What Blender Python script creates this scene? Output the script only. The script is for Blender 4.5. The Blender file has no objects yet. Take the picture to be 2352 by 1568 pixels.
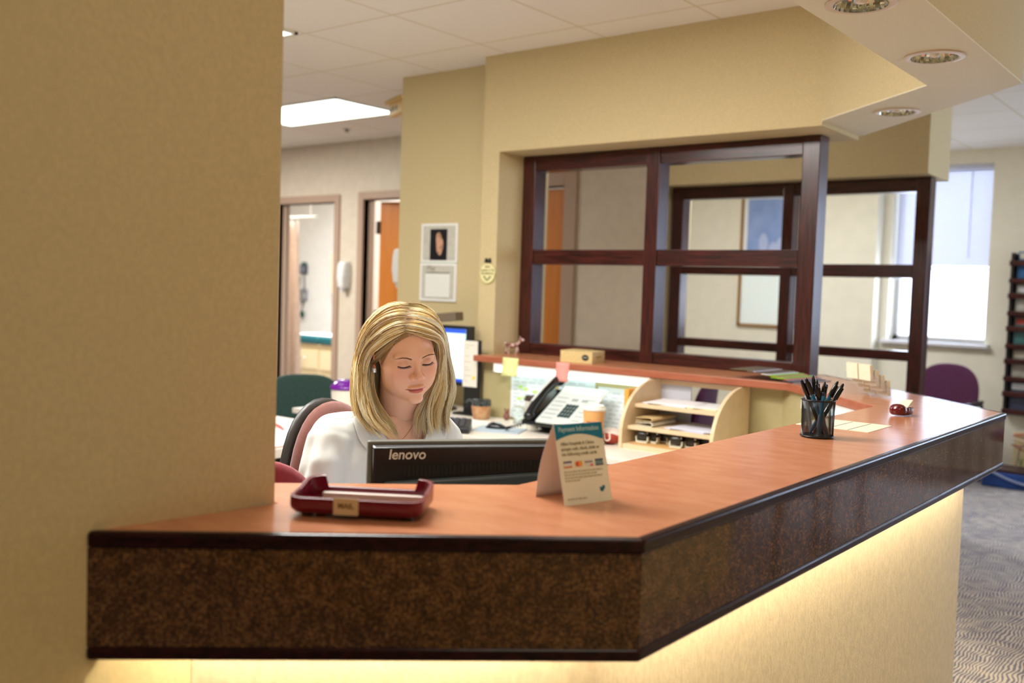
import bpy, bmesh, math, random
from math import sin, cos, pi, radians, sqrt, atan2
from mathutils import Vector, Matrix, noise

random.seed(7)
scene = bpy.context.scene
COL = scene.collection

# ------------------------------------------------------------------ camera
cam_data = bpy.data.cameras.new('camera')
cam = bpy.data.objects.new('camera', cam_data)
COL.objects.link(cam)
cam.matrix_world = Matrix(((0.77929, -0.05900, 0.62388, 0.0),
                           (0.62582, 0.02178, -0.77966, 0.0),
                           (0.03241, 0.99802, 0.05390, 1.45),
                           (0, 0, 0, 1)))
cam_data.sensor_width = 36.0
cam_data.lens = 34.2
cam_data.clip_start = 0.05
cam_data.dof.use_dof = True
cam_data.dof.focus_distance = 2.58
cam_data.dof.aperture_fstop = 2.4
scene.camera = cam

# ------------------------------------------------------------------ world, exposure
world = bpy.data.worlds.new('daylight')
scene.world = world
world.use_nodes = True
wn = world.node_tree
bgn = wn.nodes['Background']
bgn.inputs['Color'].default_value = (0.70, 0.80, 1.0, 1)
bgn.inputs['Strength'].default_value = 5.0
scene.view_settings.view_transform = 'Standard'
scene.view_settings.look = 'None'
scene.view_settings.gamma = 1.0
scene.view_settings.exposure = 0.0


def area(name, loc, size, power, color, rot=(0, 0, 0), size_y=None, spread=None):
    l = bpy.data.lights.new(name, 'AREA')
    l.shape = 'RECTANGLE'
    l.size = size
    l.size_y = size_y or size
    l.energy = power
    l.color = color
    if spread:
        l.spread = spread
    o = bpy.data.objects.new(name, l)
    COL.objects.link(o)
    o.location = loc
    o.rotation_euler = rot
    return o


WARM = (1.0, 0.88, 0.71)
NEUT = (1.0, 0.965, 0.92)
# recessed ceiling fluorescents that are out of the picture, with two added fills
area('troffer_light_desk', (-2.6, 1.9, 2.76), 1.2, 88, NEUT, size_y=0.6)
area('fill_light_counter', (-2.15, 2.9, 2.76), 1.2, 14, NEUT, size_y=0.6)  # added to brighten the soffit face and counter; no fixture known here
area('troffer_light_staff', (-3.6, 1.1, 2.76), 1.2, 72, NEUT, size_y=0.6)
area('troffer_light_lobby', (-0.15, 0.7, 2.76), 0.6, 8.6, WARM, size_y=1.2)
area('troffer_light_entry', (-0.3, -1.9, 2.76), 1.2, 8, WARM, size_y=0.6)
area('fill_light_aisle', (-0.1, 3.0, 2.76), 0.6, 3.5, WARM, size_y=1.2)  # extra unseen lamp put in to lift the granite side
area('troffer_light_waiting', (1.5, 6.8, 2.76), 1.2, 15, NEUT, size_y=0.6)
area('troffer_light_waiting_2', (-3.4, 7.15, 2.76), 1.2, 62, (0.92, 0.97, 1.0), size_y=0.6)
area('troffer_light_corridor', (-2.9, 5.4, 2.76), 1.2, 5, NEUT, size_y=0.3)
area('troffer_light_hall', (-7.6, 4.3, 2.76), 1.2, 120, NEUT, size_y=0.6)
area('troffer_light_exam', (-9.2, 7.6, 2.7), 1.2, 170, (0.92, 0.96, 1.0), size_y=1.2)
area('troffer_light_exam_2', (-6.2, 7.6, 2.7), 1.2, 60, (0.95, 0.97, 1.0), size_y=0.6)
# daylight entering by the waiting room windows, then one added side fill
area('window_daylight', (-2.47, 9.2, 1.43), 0.8, 10, (0.72, 0.82, 1.0), rot=(radians(-90), 0, 0), size_y=0.6)
area('window_daylight_2', (0.95, 9.1, 1.75), 1.4, 34, (0.50, 0.68, 1.0), rot=(radians(-90), 0, 0), size_y=1.4)
area('window_daylight_3', (3.05, 9.1, 1.75), 1.4, 34, (0.50, 0.68, 1.0), rot=(radians(-90), 0, 0), size_y=1.4)


area('window_daylight_4', (5.05, 7.6, 1.75), 2.0, 55, (0.80, 0.88, 1.0), rot=(radians(90), 0, radians(90)), size_y=1.4)  # added fill from the right, brightening the picture wall and corridor

# ------------------------------------------------------------------ helpers
def lin(c):
    return tuple(((x / 255.0) / 12.92 if x / 255.0 <= 0.04045 else ((x / 255.0 + 0.055) / 1.055) ** 2.4) for x in c)


MATS = {}


def mat(name, rgb, rough=0.6, spec=0.5, metal=0.0, emit=None, estr=0.0, trans=0.0, ior=1.45, coat=0.0,
        noise_amt=0.0, noise_scale=30.0, stretch=None, rgb2=None, bump=0.0, bump_scale=None, alpha=1.0, sheen=0.0, sss=0.0, detail=3.0,
        coat_rough=0.05, lo=0.35, hi=0.65):
    if name in MATS:
        return MATS[name]
    m = bpy.data.materials.new(name)
    m.use_nodes = True
    nt = m.node_tree
    b = nt.nodes['Principled BSDF']
    c = (*lin(rgb), 1)
    b.inputs['Base Color'].default_value = c
    b.inputs['Roughness'].default_value = rough
    b.inputs['Specular IOR Level'].default_value = spec
    b.inputs['Metallic'].default_value = metal
    b.inputs['IOR'].default_value = ior
    b.inputs['Transmission Weight'].default_value = trans
    b.inputs['Coat Weight'].default_value = coat
    b.inputs['Coat Roughness'].default_value = coat_rough
    b.inputs['Alpha'].default_value = alpha
    b.inputs['Sheen Weight'].default_value = sheen
    if sss:
        b.inputs['Subsurface Weight'].default_value = sss
        b.inputs['Subsurface Radius'].default_value = (0.012, 0.005, 0.003)
        b.inputs['Subsurface Scale'].default_value = 1.0
    if emit:
        b.inputs['Emission Color'].default_value = (*lin(emit), 1)
        b.inputs['Emission Strength'].default_value = estr
    if noise_amt or rgb2 or bump:
        tc = nt.nodes.new('ShaderNodeTexCoord')
        mp = nt.nodes.new('ShaderNodeMapping')
        if stretch:
            mp.inputs['Scale'].default_value = stretch
        nt.links.new(tc.outputs['Object'], mp.inputs['Vector'])
        n = nt.nodes.new('ShaderNodeTexNoise')
        n.inputs['Scale'].default_value = noise_scale
        n.inputs['Detail'].default_value = detail
        nt.links.new(mp.outputs['Vector'], n.inputs['Vector'])
        if noise_amt or rgb2:
            r = nt.nodes.new('ShaderNodeValToRGB')
            r.color_ramp.elements[0].position = lo
            r.color_ramp.elements[1].position = hi
            c2 = rgb2 or tuple(max(0, x * (1 - noise_amt)) for x in rgb)
            r.color_ramp.elements[0].color = (*lin(c2), 1)
            r.color_ramp.elements[1].color = c
            nt.links.new(n.outputs['Fac'], r.inputs['Fac'])
            nt.links.new(r.outputs['Color'], b.inputs['Base Color'])
        if bump:
            n2 = n
            if bump_scale:
                n2 = nt.nodes.new('ShaderNodeTexNoise')
                n2.inputs['Scale'].default_value = bump_scale
                n2.inputs['Detail'].default_value = 4
                nt.links.new(mp.outputs['Vector'], n2.inputs['Vector'])
            bp = nt.nodes.new('ShaderNodeBump')
            bp.inputs['Strength'].default_value = bump
            bp.inputs['Distance'].default_value = 0.01
            nt.links.new(n2.outputs['Fac'], bp.inputs['Height'])
            nt.links.new(bp.outputs['Normal'], b.inputs['Normal'])
    MATS[name] = m
    return m


class MB:
    """collects shapes and links them as one mesh object"""

    def __init__(s):
        s.v, s.f, s.m = [], [], []
        s.mi = 0
        s.T = Matrix.Identity(4)

    def add(s, vs, fs):
        o = len(s.v)
        s.v += [tuple(s.T @ Vector(p)) for p in vs]
        for f in fs:
            s.f.append(tuple(i + o for i in f))
            s.m.append(s.mi)
        return s

    def box(s, x0, x1, y0, y1, z0, z1):
        x0, x1 = min(x0, x1), max(x0, x1)
        y0, y1 = min(y0, y1), max(y0, y1)
        z0, z1 = min(z0, z1), max(z0, z1)
        return s.add([(x0, y0, z0), (x1, y0, z0), (x1, y1, z0), (x0, y1, z0), (x0, y0, z1), (x1, y0, z1), (x1, y1, z1), (x0, y1, z1)],
                     [(0, 3, 2, 1), (4, 5, 6, 7), (0, 1, 5, 4), (1, 2, 6, 5), (2, 3, 7, 6), (3, 0, 4, 7)])

    def prism(s, poly, z0, z1):
        a = sum(poly[i][0] * poly[(i + 1) % len(poly)][1] - poly[(i + 1) % len(poly)][0] * poly[i][1] for i in range(len(poly)))
        if a < 0:
            poly = poly[::-1]
        n = len(poly)
        vs = [(x, y, z0) for x, y in poly] + [(x, y, z1) for x, y in poly]
        fs = [tuple(range(n - 1, -1, -1)), tuple(range(n, 2 * n))]
        fs += [(i, (i + 1) % n, n + (i + 1) % n, n + i) for i in range(n)]
        return s.add(vs, fs)

    def loft(s, rings, cap0=True, cap1=True, closed=True):
        n = len(rings[0])
        vs = [p for r in rings for p in r]
        fs = []
        for k in range(len(rings) - 1):
            for i in range(n if closed else n - 1):
                j = (i + 1) % n
                fs.append((k * n + i, k * n + j, (k + 1) * n + j, (k + 1) * n + i))
        if cap0:
            fs.append(tuple(range(n - 1, -1, -1)))
        if cap1:
            o = (len(rings) - 1) * n
            fs.append(tuple(range(o, o + n)))
        return s.add(vs, fs)

    def tube(s, path, r, seg=8, cap=True, flat=1.0, up=None):
        path = [Vector(p) for p in path]
        n = len(path)
        rs = r if isinstance(r, (list, tuple)) else [r] * n
        rings = []
        prev = None
        for i, p in enumerate(path):
            t = (path[min(i + 1, n - 1)] - path[max(i - 1, 0)])
            t = t.normalized() if t.length > 1e-9 else Vector((0, 0, 1))
            if prev is None:
                a = Vector(up) if up else (Vector((0, 0, 1)) if abs(t.z) < 0.9 else Vector((1, 0, 0)))
                u = (a - t * a.dot(t)).normalized()
            else:
                u = (prev - t * prev.dot(t))
                u = u.normalized() if u.length > 1e-6 else prev
            prev = u
            w = t.cross(u)
            rings.append([p + (u * cos(2 * pi * k / seg) * flat + w * sin(2 * pi * k / seg)) * rs[i] for k in range(seg)])
        return s.loft(rings, cap, cap)

    def cyl(s, p0, p1, r0, r1=None, seg=20):
        return s.tube([p0, p1], [r0, r0 if r1 is None else r1], seg)

    def lathe(s, prof, c=(0, 0, 0), seg=28, cap0=True, cap1=True):
        rings = [[(c[0] + r * cos(2 * pi * k / seg), c[1] + r * sin(2 * pi * k / seg), c[2] + z) for k in range(seg)] for r, z in prof]
        return s.loft(rings, cap0, cap1)

    def ball(s, c, r, seg=16, rings=10, sc=(1, 1, 1)):
        pr = [(max(1e-4, sin(pi * i / rings)) * r, -cos(pi * i / rings) * r) for i in range(rings + 1)]
        R = [[(c[0] + a * cos(2 * pi * k / seg) * sc[0], c[1] + a * sin(2 * pi * k / seg) * sc[1], c[2] + z * sc[2]) for k in range(seg)] for a, z in pr]
        return s.loft(R)

    def grid(s, P, closed_u=False):
        """P[i][j] rows of points"""
        return s.loft(P, False, False, closed_u)

    def build(s, name, m, parent=None, smooth=None, bevel=0.0, seg=2, solid=0.0, sub=0):
        me = bpy.data.meshes.new(name)
        me.from_pydata(s.v, [], s.f)
        ms = m if isinstance(m, (list, tuple)) else [m]
        for x in ms:
            me.materials.append(x)
        if len(ms) > 1:
            me.polygons.foreach_set('material_index', s.m)
        me.update()
        if smooth is not None:
            me.polygons.foreach_set('use_smooth', [True] * len(me.polygons))
            if smooth < 180:
                me.set_sharp_from_angle(angle=radians(smooth))
        o = bpy.data.objects.new(name, me)
        COL.objects.link(o)
        if parent:
            o.parent = parent
        if solid:
            md = o.modifiers.new('solid', 'SOLIDIFY')
            md.thickness = solid
            md.offset = 0
        if sub:
            md = o.modifiers.new('sub', 'SUBSURF')
            md.levels = md.render_levels = sub
        if bevel:
            md = o.modifiers.new('bevel', 'BEVEL')
            md.width = bevel
            md.segments = seg
            md.limit_method = 'ANGLE'
            md.angle_limit = radians(40)
        return o


def tag(o, label, cat, group=None):
    o['label'] = label
    o['category'] = cat
    if group:
        o['group'] = group
    return o


def thing(name, label, cat, loc=(0, 0, 0), rz=0.0, group=None):
    o = bpy.data.objects.new(name, None)
    o.empty_display_size = 0.05
    COL.objects.link(o)
    o.location = loc
    o.rotation_euler = (0, 0, rz)
    return tag(o, label, cat, group)


def struct(o):
    o['kind'] = 'structure'
    return o


def dup(root, loc=None, rz=None, label=None, rot=None):
    def cp(o, parent):
        c = o.copy()
        COL.objects.link(c)
        if parent:
            c.parent = parent
            c.matrix_parent_inverse = o.matrix_parent_inverse.copy()
        for ch in KIDS.get(o.name, []):
            cp(ch, c)
        return c
    KIDS = {}
    for o in list(COL.objects):
        if o.parent:
            KIDS.setdefault(o.parent.name, []).append(o)
    r = cp(root, None)
    if loc is not None:
        r.location = (loc[0], loc[1], loc[2] if len(loc) > 2 else 0.0)
    if rz is not None:
        r.rotation_euler = (0, 0, rz)
    if rot is not None:
        r.rotation_euler = rot
    if label:
        r['label'] = label
    return r


def text(name, body, size, m, parent=None, M=None, depth=0.0005, align='LEFT', bold=0.0, shear=0.0, width=None):
    c = bpy.data.curves.new(name, 'FONT')
    c.body = body
    c.size = size
    c.extrude = depth
    c.offset = bold
    c.shear = shear
    c.align_x = align
    o = bpy.data.objects.new(name + '_tmp', c)
    COL.objects.link(o)
    dg = bpy.context.evaluated_depsgraph_get()
    me = bpy.data.meshes.new_from_object(o.evaluated_get(dg))
    bpy.data.objects.remove(o)
    if width:
        xs = [v.co.x for v in me.vertices]
        k = width / max(1e-6, max(xs) - min(xs))
        for v in me.vertices:
            v.co.x *= k
    if M is not None:
        me.transform(M)
    me.materials.clear()
    me.materials.append(m)
    me.name = name
    t = bpy.data.objects.new(name, me)
    COL.objects.link(t)
    if parent:
        t.parent = parent
    return t


def frame_matrix(o, x, y):
    """matrix with given origin, x axis, y axis (text plane)"""
    x = Vector(x).normalized()
    y = Vector(y)
    y = (y - x * y.dot(x)).normalized()
    z = x.cross(y)
    return Matrix(((x.x, y.x, z.x, o[0]), (x.y, y.y, z.y, o[1]), (x.z, y.z, z.z, o[2]), (0, 0, 0, 1)))


# ------------------------------------------------------------------ materials
M_WALL = mat('beige_wallpaper', (212, 194, 150), 0.75, 0.25, noise_amt=0.045, noise_scale=130, stretch=(1, 1, 0.8), bump=0.05, bump_scale=300)
M_WALLC = mat('cream_paint', (232, 227, 210), 0.8, 0.2, noise_amt=0.02, noise_scale=8)
M_WALLH = mat('hall_wallpaper', (216, 203, 184), 0.8, 0.2, noise_amt=0.03, noise_scale=12)
M_WHITE = mat('white_paint', (238, 236, 230), 0.7, 0.3, noise_amt=0.02, noise_scale=10)
M_SOFFIT = mat('soffit_paint', (226, 219, 190), 0.6, 0.35, bump=0.03, bump_scale=140)
M_WOOD = mat('dark_cherry_wood', (80, 32, 27), 0.28, 0.5, rgb2=(40, 14, 13), noise_scale=9, stretch=(9, 9, 0.7), coat=0.22, coat_rough=0.15, detail=6, bump=0.03)
M_WOODH = mat('dark_cherry_wood_rail', (80, 32, 27), 0.28, 0.5, rgb2=(40, 14, 13), noise_scale=9, stretch=(0.7, 9, 9), coat=0.22, coat_rough=0.15, detail=6, bump=0.03)
M_TRIM = mat('mahogany_edge_trim', (50, 18, 22), 0.25, 0.2, rgb2=(26, 9, 13), noise_scale=14, stretch=(3, 3, 9), coat=0.12, coat_rough=0.08, detail=6, bump=0.05)
M_TOP = mat('cherry_laminate', (202, 138, 102), 0.22, 0.5, rgb2=(192, 126, 90), noise_scale=5, stretch=(2.2, 5, 5), detail=5)
M_TOPE = mat('cherry_laminate_edge', (172, 102, 76), 0.35, 0.5, rgb2=(160, 90, 64), noise_scale=6, stretch=(1.2, 5, 5), detail=5)
M_DESK = mat('cream_desk_laminate', (230, 222, 210), 0.4, 0.4, noise_amt=0.02, noise_scale=20)
M_BLACK = mat('black_plastic', (22, 22, 24), 0.35, 0.5)
M_CHROME = mat('chrome', (225, 225, 228), 0.12, 0.5, metal=1.0)
M_PAPER = mat('white_paper', (240, 240, 238), 0.7, 0.2)
M_CREAMP = mat('cream_paper', (240, 232, 205), 0.7, 0.2)
M_DOORW = mat('orange_oak_door', (206, 128, 52), 0.4, 0.4, rgb2=(194, 114, 42), noise_scale=4, stretch=(6, 6, 0.5), detail=5)
M_JAMB = mat('taupe_door_frame', (176, 150, 130), 0.5, 0.4)


def granite():
    m = bpy.data.materials.new('brown_granite')
    m.use_nodes = True
    nt = m.node_tree
    b = nt.nodes['Principled BSDF']
    tc = nt.nodes.new('ShaderNodeTexCoord')
    n1 = nt.nodes.new('ShaderNodeTexNoise')
    n1.inputs['Scale'].default_value = 230
    n1.inputs['Detail'].default_value = 5
    n2 = nt.nodes.new('ShaderNodeTexVoronoi')
    n2.inputs['Scale'].default_value = 120
    n3 = nt.nodes.new('ShaderNodeTexNoise')
    n3.inputs['Scale'].default_value = 42
    n3.inputs['Detail'].default_value = 4
    for n in (n1, n2, n3):
        nt.links.new(tc.outputs['Object'], n.inputs['Vector'])
    r = nt.nodes.new('ShaderNodeValToRGB')
    e = r.color_ramp.elements
    e[0].position, e[0].color = 0.36, (*lin((54, 40, 31)), 1)
    e[1].position, e[1].color = 0.66, (*lin((146, 105, 68)), 1)
    x = e.new(0.5)
    x.color = (*lin((98, 67, 44)), 1)
    nt.links.new(n1.outputs['Fac'], r.inputs['Fac'])
    r2 = nt.nodes.new('ShaderNodeValToRGB')
    e = r2.color_ramp.elements
    e[0].position, e[0].color = 0.40, (*lin((96, 84, 80)), 1)
    e[1].position, e[1].color = 0.6, (1, 1, 1, 1)
    nt.links.new(n3.outputs['Fac'], r2.inputs['Fac'])
    mx = nt.nodes.new('ShaderNodeMixRGB')
    mx.blend_type = 'MULTIPLY'
    mx.inputs['Fac'].default_value = 0.45
    nt.links.new(r.outputs['Color'], mx.inputs['Color1'])
    nt.links.new(r2.outputs['Color'], mx.inputs['Color2'])
    nt.links.new(mx.outputs['Color'], b.inputs['Base Color'])
    b.inputs['Roughness'].default_value = 0.06
    b.inputs['Specular IOR Level'].default_value = 0.4
    return m


M_GRAN = granite()


def ceiling_mat():
    m = bpy.data.materials.new('acoustic_ceiling_tile')
    m.use_nodes = True
    nt = m.node_tree
    b = nt.nodes['Principled BSDF']
    b.inputs['Roughness'].default_value = 0.9
    b.inputs['Specular IOR Level'].default_value = 0.1
    tc = nt.nodes.new('ShaderNodeTexCoord')
    mp = nt.nodes.new('ShaderNodeMapping')
    mp.inputs['Location'].default_value = (0.253, -0.11, 0)
    nt.links.new(tc.outputs['Object'], mp.inputs['Vector'])
    br = nt.nodes.new('ShaderNodeTexBrick')
    br.offset = 0.0
    br.inputs['Scale'].default_value = 1.0
    br.inputs['Brick Width'].default_value = 0.665
    br.inputs['Row Height'].default_value = 0.665
    br.inputs['Mortar Size'].default_value = 0.006
    br.inputs['Mortar Smooth'].default_value = 0.2
    br.inputs['Color1'].default_value = (*lin((240, 233, 222)), 1)
    br.inputs['Color2'].default_value = (*lin((236, 229, 218)), 1)
    br.inputs['Mortar'].default_value = (*lin((214, 200, 168)), 1)
    nt.links.new(mp.outputs['Vector'], br.inputs['Vector'])
    nt.links.new(br.outputs['Color'], b.inputs['Base Color'])
    n = nt.nodes.new('ShaderNodeTexNoise')
    n.inputs['Scale'].default_value = 120
    nt.links.new(tc.outputs['Object'], n.inputs['Vector'])
    bp = nt.nodes.new('ShaderNodeBump')
    bp.inputs['Strength'].default_value = 0.12
    bp.inputs['Distance'].default_value = 0.01
    nt.links.new(n.outputs['Fac'], bp.inputs['Height'])
    nt.links.new(bp.outputs['Normal'], b.inputs['Normal'])
    return m


def carpet_mat():
    m = bpy.data.materials.new('blue_grey_carpet')
    m.use_nodes = True
    nt = m.node_tree
    b = nt.nodes['Principled BSDF']
    b.inputs['Roughness'].default_value = 0.95
    b.inputs['Specular IOR Level'].default_value = 0.1
    tc = nt.nodes.new('ShaderNodeTexCoord')
    w = nt.nodes.new('ShaderNodeTexWave')
    w.inputs['Scale'].default_value = 22
    w.inputs['Distortion'].default_value = 14
    w.inputs['Detail'].default_value = 1.5
    w.inputs['Detail Scale'].default_value = 0.35
    n = nt.nodes.new('ShaderNodeTexNoise')
    n.inputs['Scale'].default_value = 5.5
    n.inputs['Detail'].default_value = 2
    n.inputs['Distortion'].default_value = 2.5
    n2 = nt.nodes.new('ShaderNodeTexNoise')
    n2.inputs['Scale'].default_value = 160
    for x in (w, n, n2):
        nt.links.new(tc.outputs['Object'], x.inputs['Vector'])
    r = nt.nodes.new('ShaderNodeValToRGB')
    r.color_ramp.elements[0].position, r.color_ramp.elements[0].color = 0.40, (*lin((118, 117, 134)), 1)
    r.color_ramp.elements[1].position, r.color_ramp.elements[1].color = 0.62, (*lin((214, 204, 192)), 1)
    mx = nt.nodes.new('ShaderNodeMixRGB')
    mx.inputs['Fac'].default_value = 0.62
    nt.links.new(w.outputs['Fac'], mx.inputs['Color1'])
    nt.links.new(n.outputs['Fac'], mx.inputs['Color2'])
    nt.links.new(mx.outputs['Color'], r.inputs['Fac'])
    m2 = nt.nodes.new('ShaderNodeMixRGB')
    m2.blend_type = 'MULTIPLY'
    m2.inputs['Fac'].default_value = 0.35
    nt.links.new(r.outputs['Color'], m2.inputs['Color1'])
    nt.links.new(n2.outputs['Color'], m2.inputs['Color2'])
    nt.links.new(m2.outputs['Color'], b.inputs['Base Color'])
    return m


M_CEIL = ceiling_mat()
M_CARPET = carpet_mat()
# ------------------------------------------------------------------ the setting
ZC = 2.79      # ceiling height
ZH = 2.235     # underside of headers and soffit
XMIN, XMAX, YMIN, YMAX = -12.4, 5.2, -3.2, 9.13
struct(MB().box(XMIN, XMAX, YMIN, YMAX + 0.3, -0.1, 0).build('floor', M_CARPET))
struct(MB().box(XMIN, XMAX, YMIN, YMAX + 0.6, ZC, ZC + 0.1).build('ceiling', M_CEIL))

# wall beside the camera, ending on the counter (turned a touch off square)
wl = [(-1.344, 1.041), (-1.50, 1.056), (-1.95, -3.2), (-1.76, -3.2)]
struct(MB().prism(wl, 0, ZC).build('wall_left', M_WALL))
# wall with the calendar, the pier and the header over the wood divider
struct(MB().box(-4.574, -3.735, 4.50, 4.82, 0, ZC).build('wall_back', M_WALL))
b = MB()
b.box(-3.735, -3.61, 4.341, 4.82, 0, ZC)
b.box(-3.61, -1.715, 4.341, 4.819, ZH, ZC)
struct(b.build('wall_header', M_WALL))
# ceiling drop (soffit) following the counter
so = [(-0.816, 1.28), (-0.816, 3.943), (-1.691, 4.819), (-1.715, 4.819), (-1.715, 4.341), (-1.112, 3.815), (-1.112, 1.53), (-1.5, 1.06), (-1.344, 1.041), (-1.365, 0.75)]
ZS = 2.256     # underside of the soffit
sof = struct(MB().prism(so, ZS + 0.005, ZC).build('wall_soffit', M_WALL))
struct(MB().prism(so, ZS, ZS + 0.005).build('trim_1', M_SOFFIT))
# far hall wall with doors, header over the rear divider
YF = 6.233
b = MB()
for x0, x1, z0, z1 in ((-12.4, -8.06, 0, ZC), (-8.06, -7.2, 2.225, ZC), (-7.2, -6.80, 0, ZC), (-6.80, -5.95, 2.235, ZC),
                       (-5.95, -5.40, 0, ZC), (-5.40, -4.50, 2.27, ZC), (-4.50, -3.64, 0, ZC)):
    b.box(x0, x1, YF, YF + 0.12, z0, z1)
struct(b.build('wall_hall', M_WALLH))
b = MB().box(-3.64, -1.785, YF, YF + 0.46, ZH, ZC)
b.box(-3.80, -3.64, YF + .12, YF + 0.46, 0, ZC)
struct(b.build('wall_rear_header', M_WALL))
# waiting room: back wall with three windows, the pier, sides
YB = 9.13
b = MB()
wins = [(-2.90, -2.07, 1.10, 2.67), (0.2, 1.7, 1.0, 2.5), (2.3, 3.8, 1.0, 2.5)]
x = -5.4
for x0, x1, z0, z1 in wins:
    b.box(x, x0, YB, YB + 0.30, 0, ZC)
    b.box(x0, x1, YB, YB + 0.30, 0, z0)
    b.box(x0, x1, YB, YB + 0.30, z1, ZC)
    x = x1
b.box(x, XMAX, YB, YB + 0.30, 0, ZC)
struct(b.build('wall_waiting', M_WALLC))
struct(MB().box(-3.62, -2.98, YB - 0.16, YB, 0, ZC).build('wall_pier', M_WALLC))
struct(MB().box(-5.52, -5.4, YF + 0.12, YB + 0.3, 0, ZC).build('wall_waiting_side', M_WALLC))
b = MB().box(XMAX, XMAX + 0.1, YMIN, 6.6, 0, ZC).box(XMAX, XMAX + 0.1, 8.6, YB + 0.3, 0, ZC).box(XMAX, XMAX + 0.1, 6.6, 8.6, 0, 1.0).box(XMAX, XMAX + 0.1, 6.6, 8.6, 2.5, ZC)  # opening cut for the added side fill, no window built in it
struct(b.build('wall_right', M_WALL))
struct(MB().box(0.62, 0.74, YMIN, 4.55, 0, ZC).build('wall_lobby', M_WALL))
struct(MB().box(-1.95, XMAX, YMIN - 0.1, YMIN, 0, ZC).build('wall_front', M_WALL))
struct(MB().box(XMIN - 0.1, XMIN, YMIN, YB + 0.6, 0, ZC).build('wall_hall_end', M_WALLH))
struct(MB().box(XMIN, -1.95, YMIN - 0.1, YMIN, 0, ZC).build('wall_staff', M_WALL))
struct(MB().box(XMIN, -5.52, YB + 0.3, YB + 0.4, 0, ZC).build('wall_exam_back', M_WHITE))
struct(MB().box(-7.0, -6.9, YF + 0.12, YB + 0.3, 0, ZC).build('wall_exam_side', M_WHITE))


# door frames and doors of the hall
def door_frame(n, x0, x1, zt, y=YF, w=0.07):
    b = MB()
    b.box(x0 - w, x0, y - 0.02, y + 0.14, 0, zt + w)
    b.box(x1, x1 + w, y - 0.02, y + 0.14, 0, zt + w)
    b.box(x0, x1, y - 0.02, y + 0.14, zt, zt + w)
    b.box(x0, x0 + 0.03, y + 0.05, y + 0.09, 0, zt)
    b.box(x1 - 0.03, x1, y + 0.05, y + 0.09, 0, zt)
    return struct(b.build('trim_%d' % n, M_JAMB, bevel=0.004))


door_frame(2, -8.06, -7.2, 2.225)
door_frame(3, -6.80, -5.95, 2.235)
door_frame(4, -5.40, -4.50, 2.27, w=0.12)


def door(n, hinge, width, h, ang, label_hinge=True):
    r = bpy.data.objects.new('door_%d' % n, None)
    COL.objects.link(r)
    r.location = (hinge[0], hinge[1], 0)
    r.rotation_euler = (0, 0, ang)
    r['kind'] = 'structure'
    MB().box(0.004, width, -0.02, 0.024, 0.01, h).build('door_leaf', M_DOORW, r, bevel=0.003)
    for z in (0.3, 1.15, 1.98):
        MB().box(-0.035, 0.01, -0.026, -0.018, z - 0.06, z + 0.06).cyl((0, -0.028, z - 0.06), (0, -0.028, z + 0.06), 0.009).build('hinge', M_BLACK, r)
    b = MB().cyl((width - 0.06, -0.02, 1.0), (width - 0.06, -0.06, 1.0), 0.012)
    b.tube([(width - 0.06, -0.06, 1.0), (width - 0.17, -0.06, 1.0)], 0.01)
    b.build('door_handle', M_CHROME, r, smooth=40)
    return r


door(1, (-6.70, YF + 0.12), 0.74, 2.22, radians(14))
door(2, (-5.40, YF + 0.07), 0.89, 2.255, 0)

# waiting room window: recess, sill, frame, glass, blind
def window(n, x0, x1, z0, z1, y=YB + 0.2):
    r = bpy.data.objects.new('window_%d' % n, None)
    COL.objects.link(r)
    r.location = ((x0 + x1) / 2, y, z0)
    r['kind'] = 'structure'
    w, h = (x1 - x0) / 2, z1 - z0
    f = MB()
    f.box(-w, -w + 0.04, -0.02, 0.04, 0, h).box(w - 0.04, w, -0.02, 0.04, 0, h).box(-w, w, -0.02, 0.04, 0, 0.04).box(-w, w, -0.02, 0.04, h - 0.04, h)
    f.build('window_frame', mat('white_window_frame', (225, 226, 230), 0.4), r, bevel=0.003)
    MB().box(-w + 0.04, w - 0.04, 0.006, 0.012, 0.04, h - 0.04).build('window_pane', mat('window_glass', (235, 245, 255), 0.02, alpha=0.07), r)
    MB().box(-w - 0.04, w + 0.04, -0.27, -0.02, -0.03, 0.0).build('window_sill', mat('white_sill', (220, 220, 228), 0.35), r, bevel=0.004)
    return r


MBLIND = mat('white_blind_slat', (226, 228, 240), 0.45, 0.4)
_nt = MBLIND.node_tree
_tr = _nt.nodes.new('ShaderNodeBsdfTranslucent')
_tr.inputs['Color'].default_value = (0.72, 0.74, 0.90, 1)
_mx = _nt.nodes.new('ShaderNodeMixShader')
_mx.inputs[0].default_value = 0.22
_nt.links.new(_nt.nodes['Principled BSDF'].outputs[0], _mx.inputs[1])
_nt.links.new(_tr.outputs[0], _mx.inputs[2])
_nt.links.new(_mx.outputs[0], _nt.nodes['Material Output'].inputs[0])
for i, (x0, x1, z0, z1) in enumerate(wins):
    window(i + 1, x0, x1, z0, z1)


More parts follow.
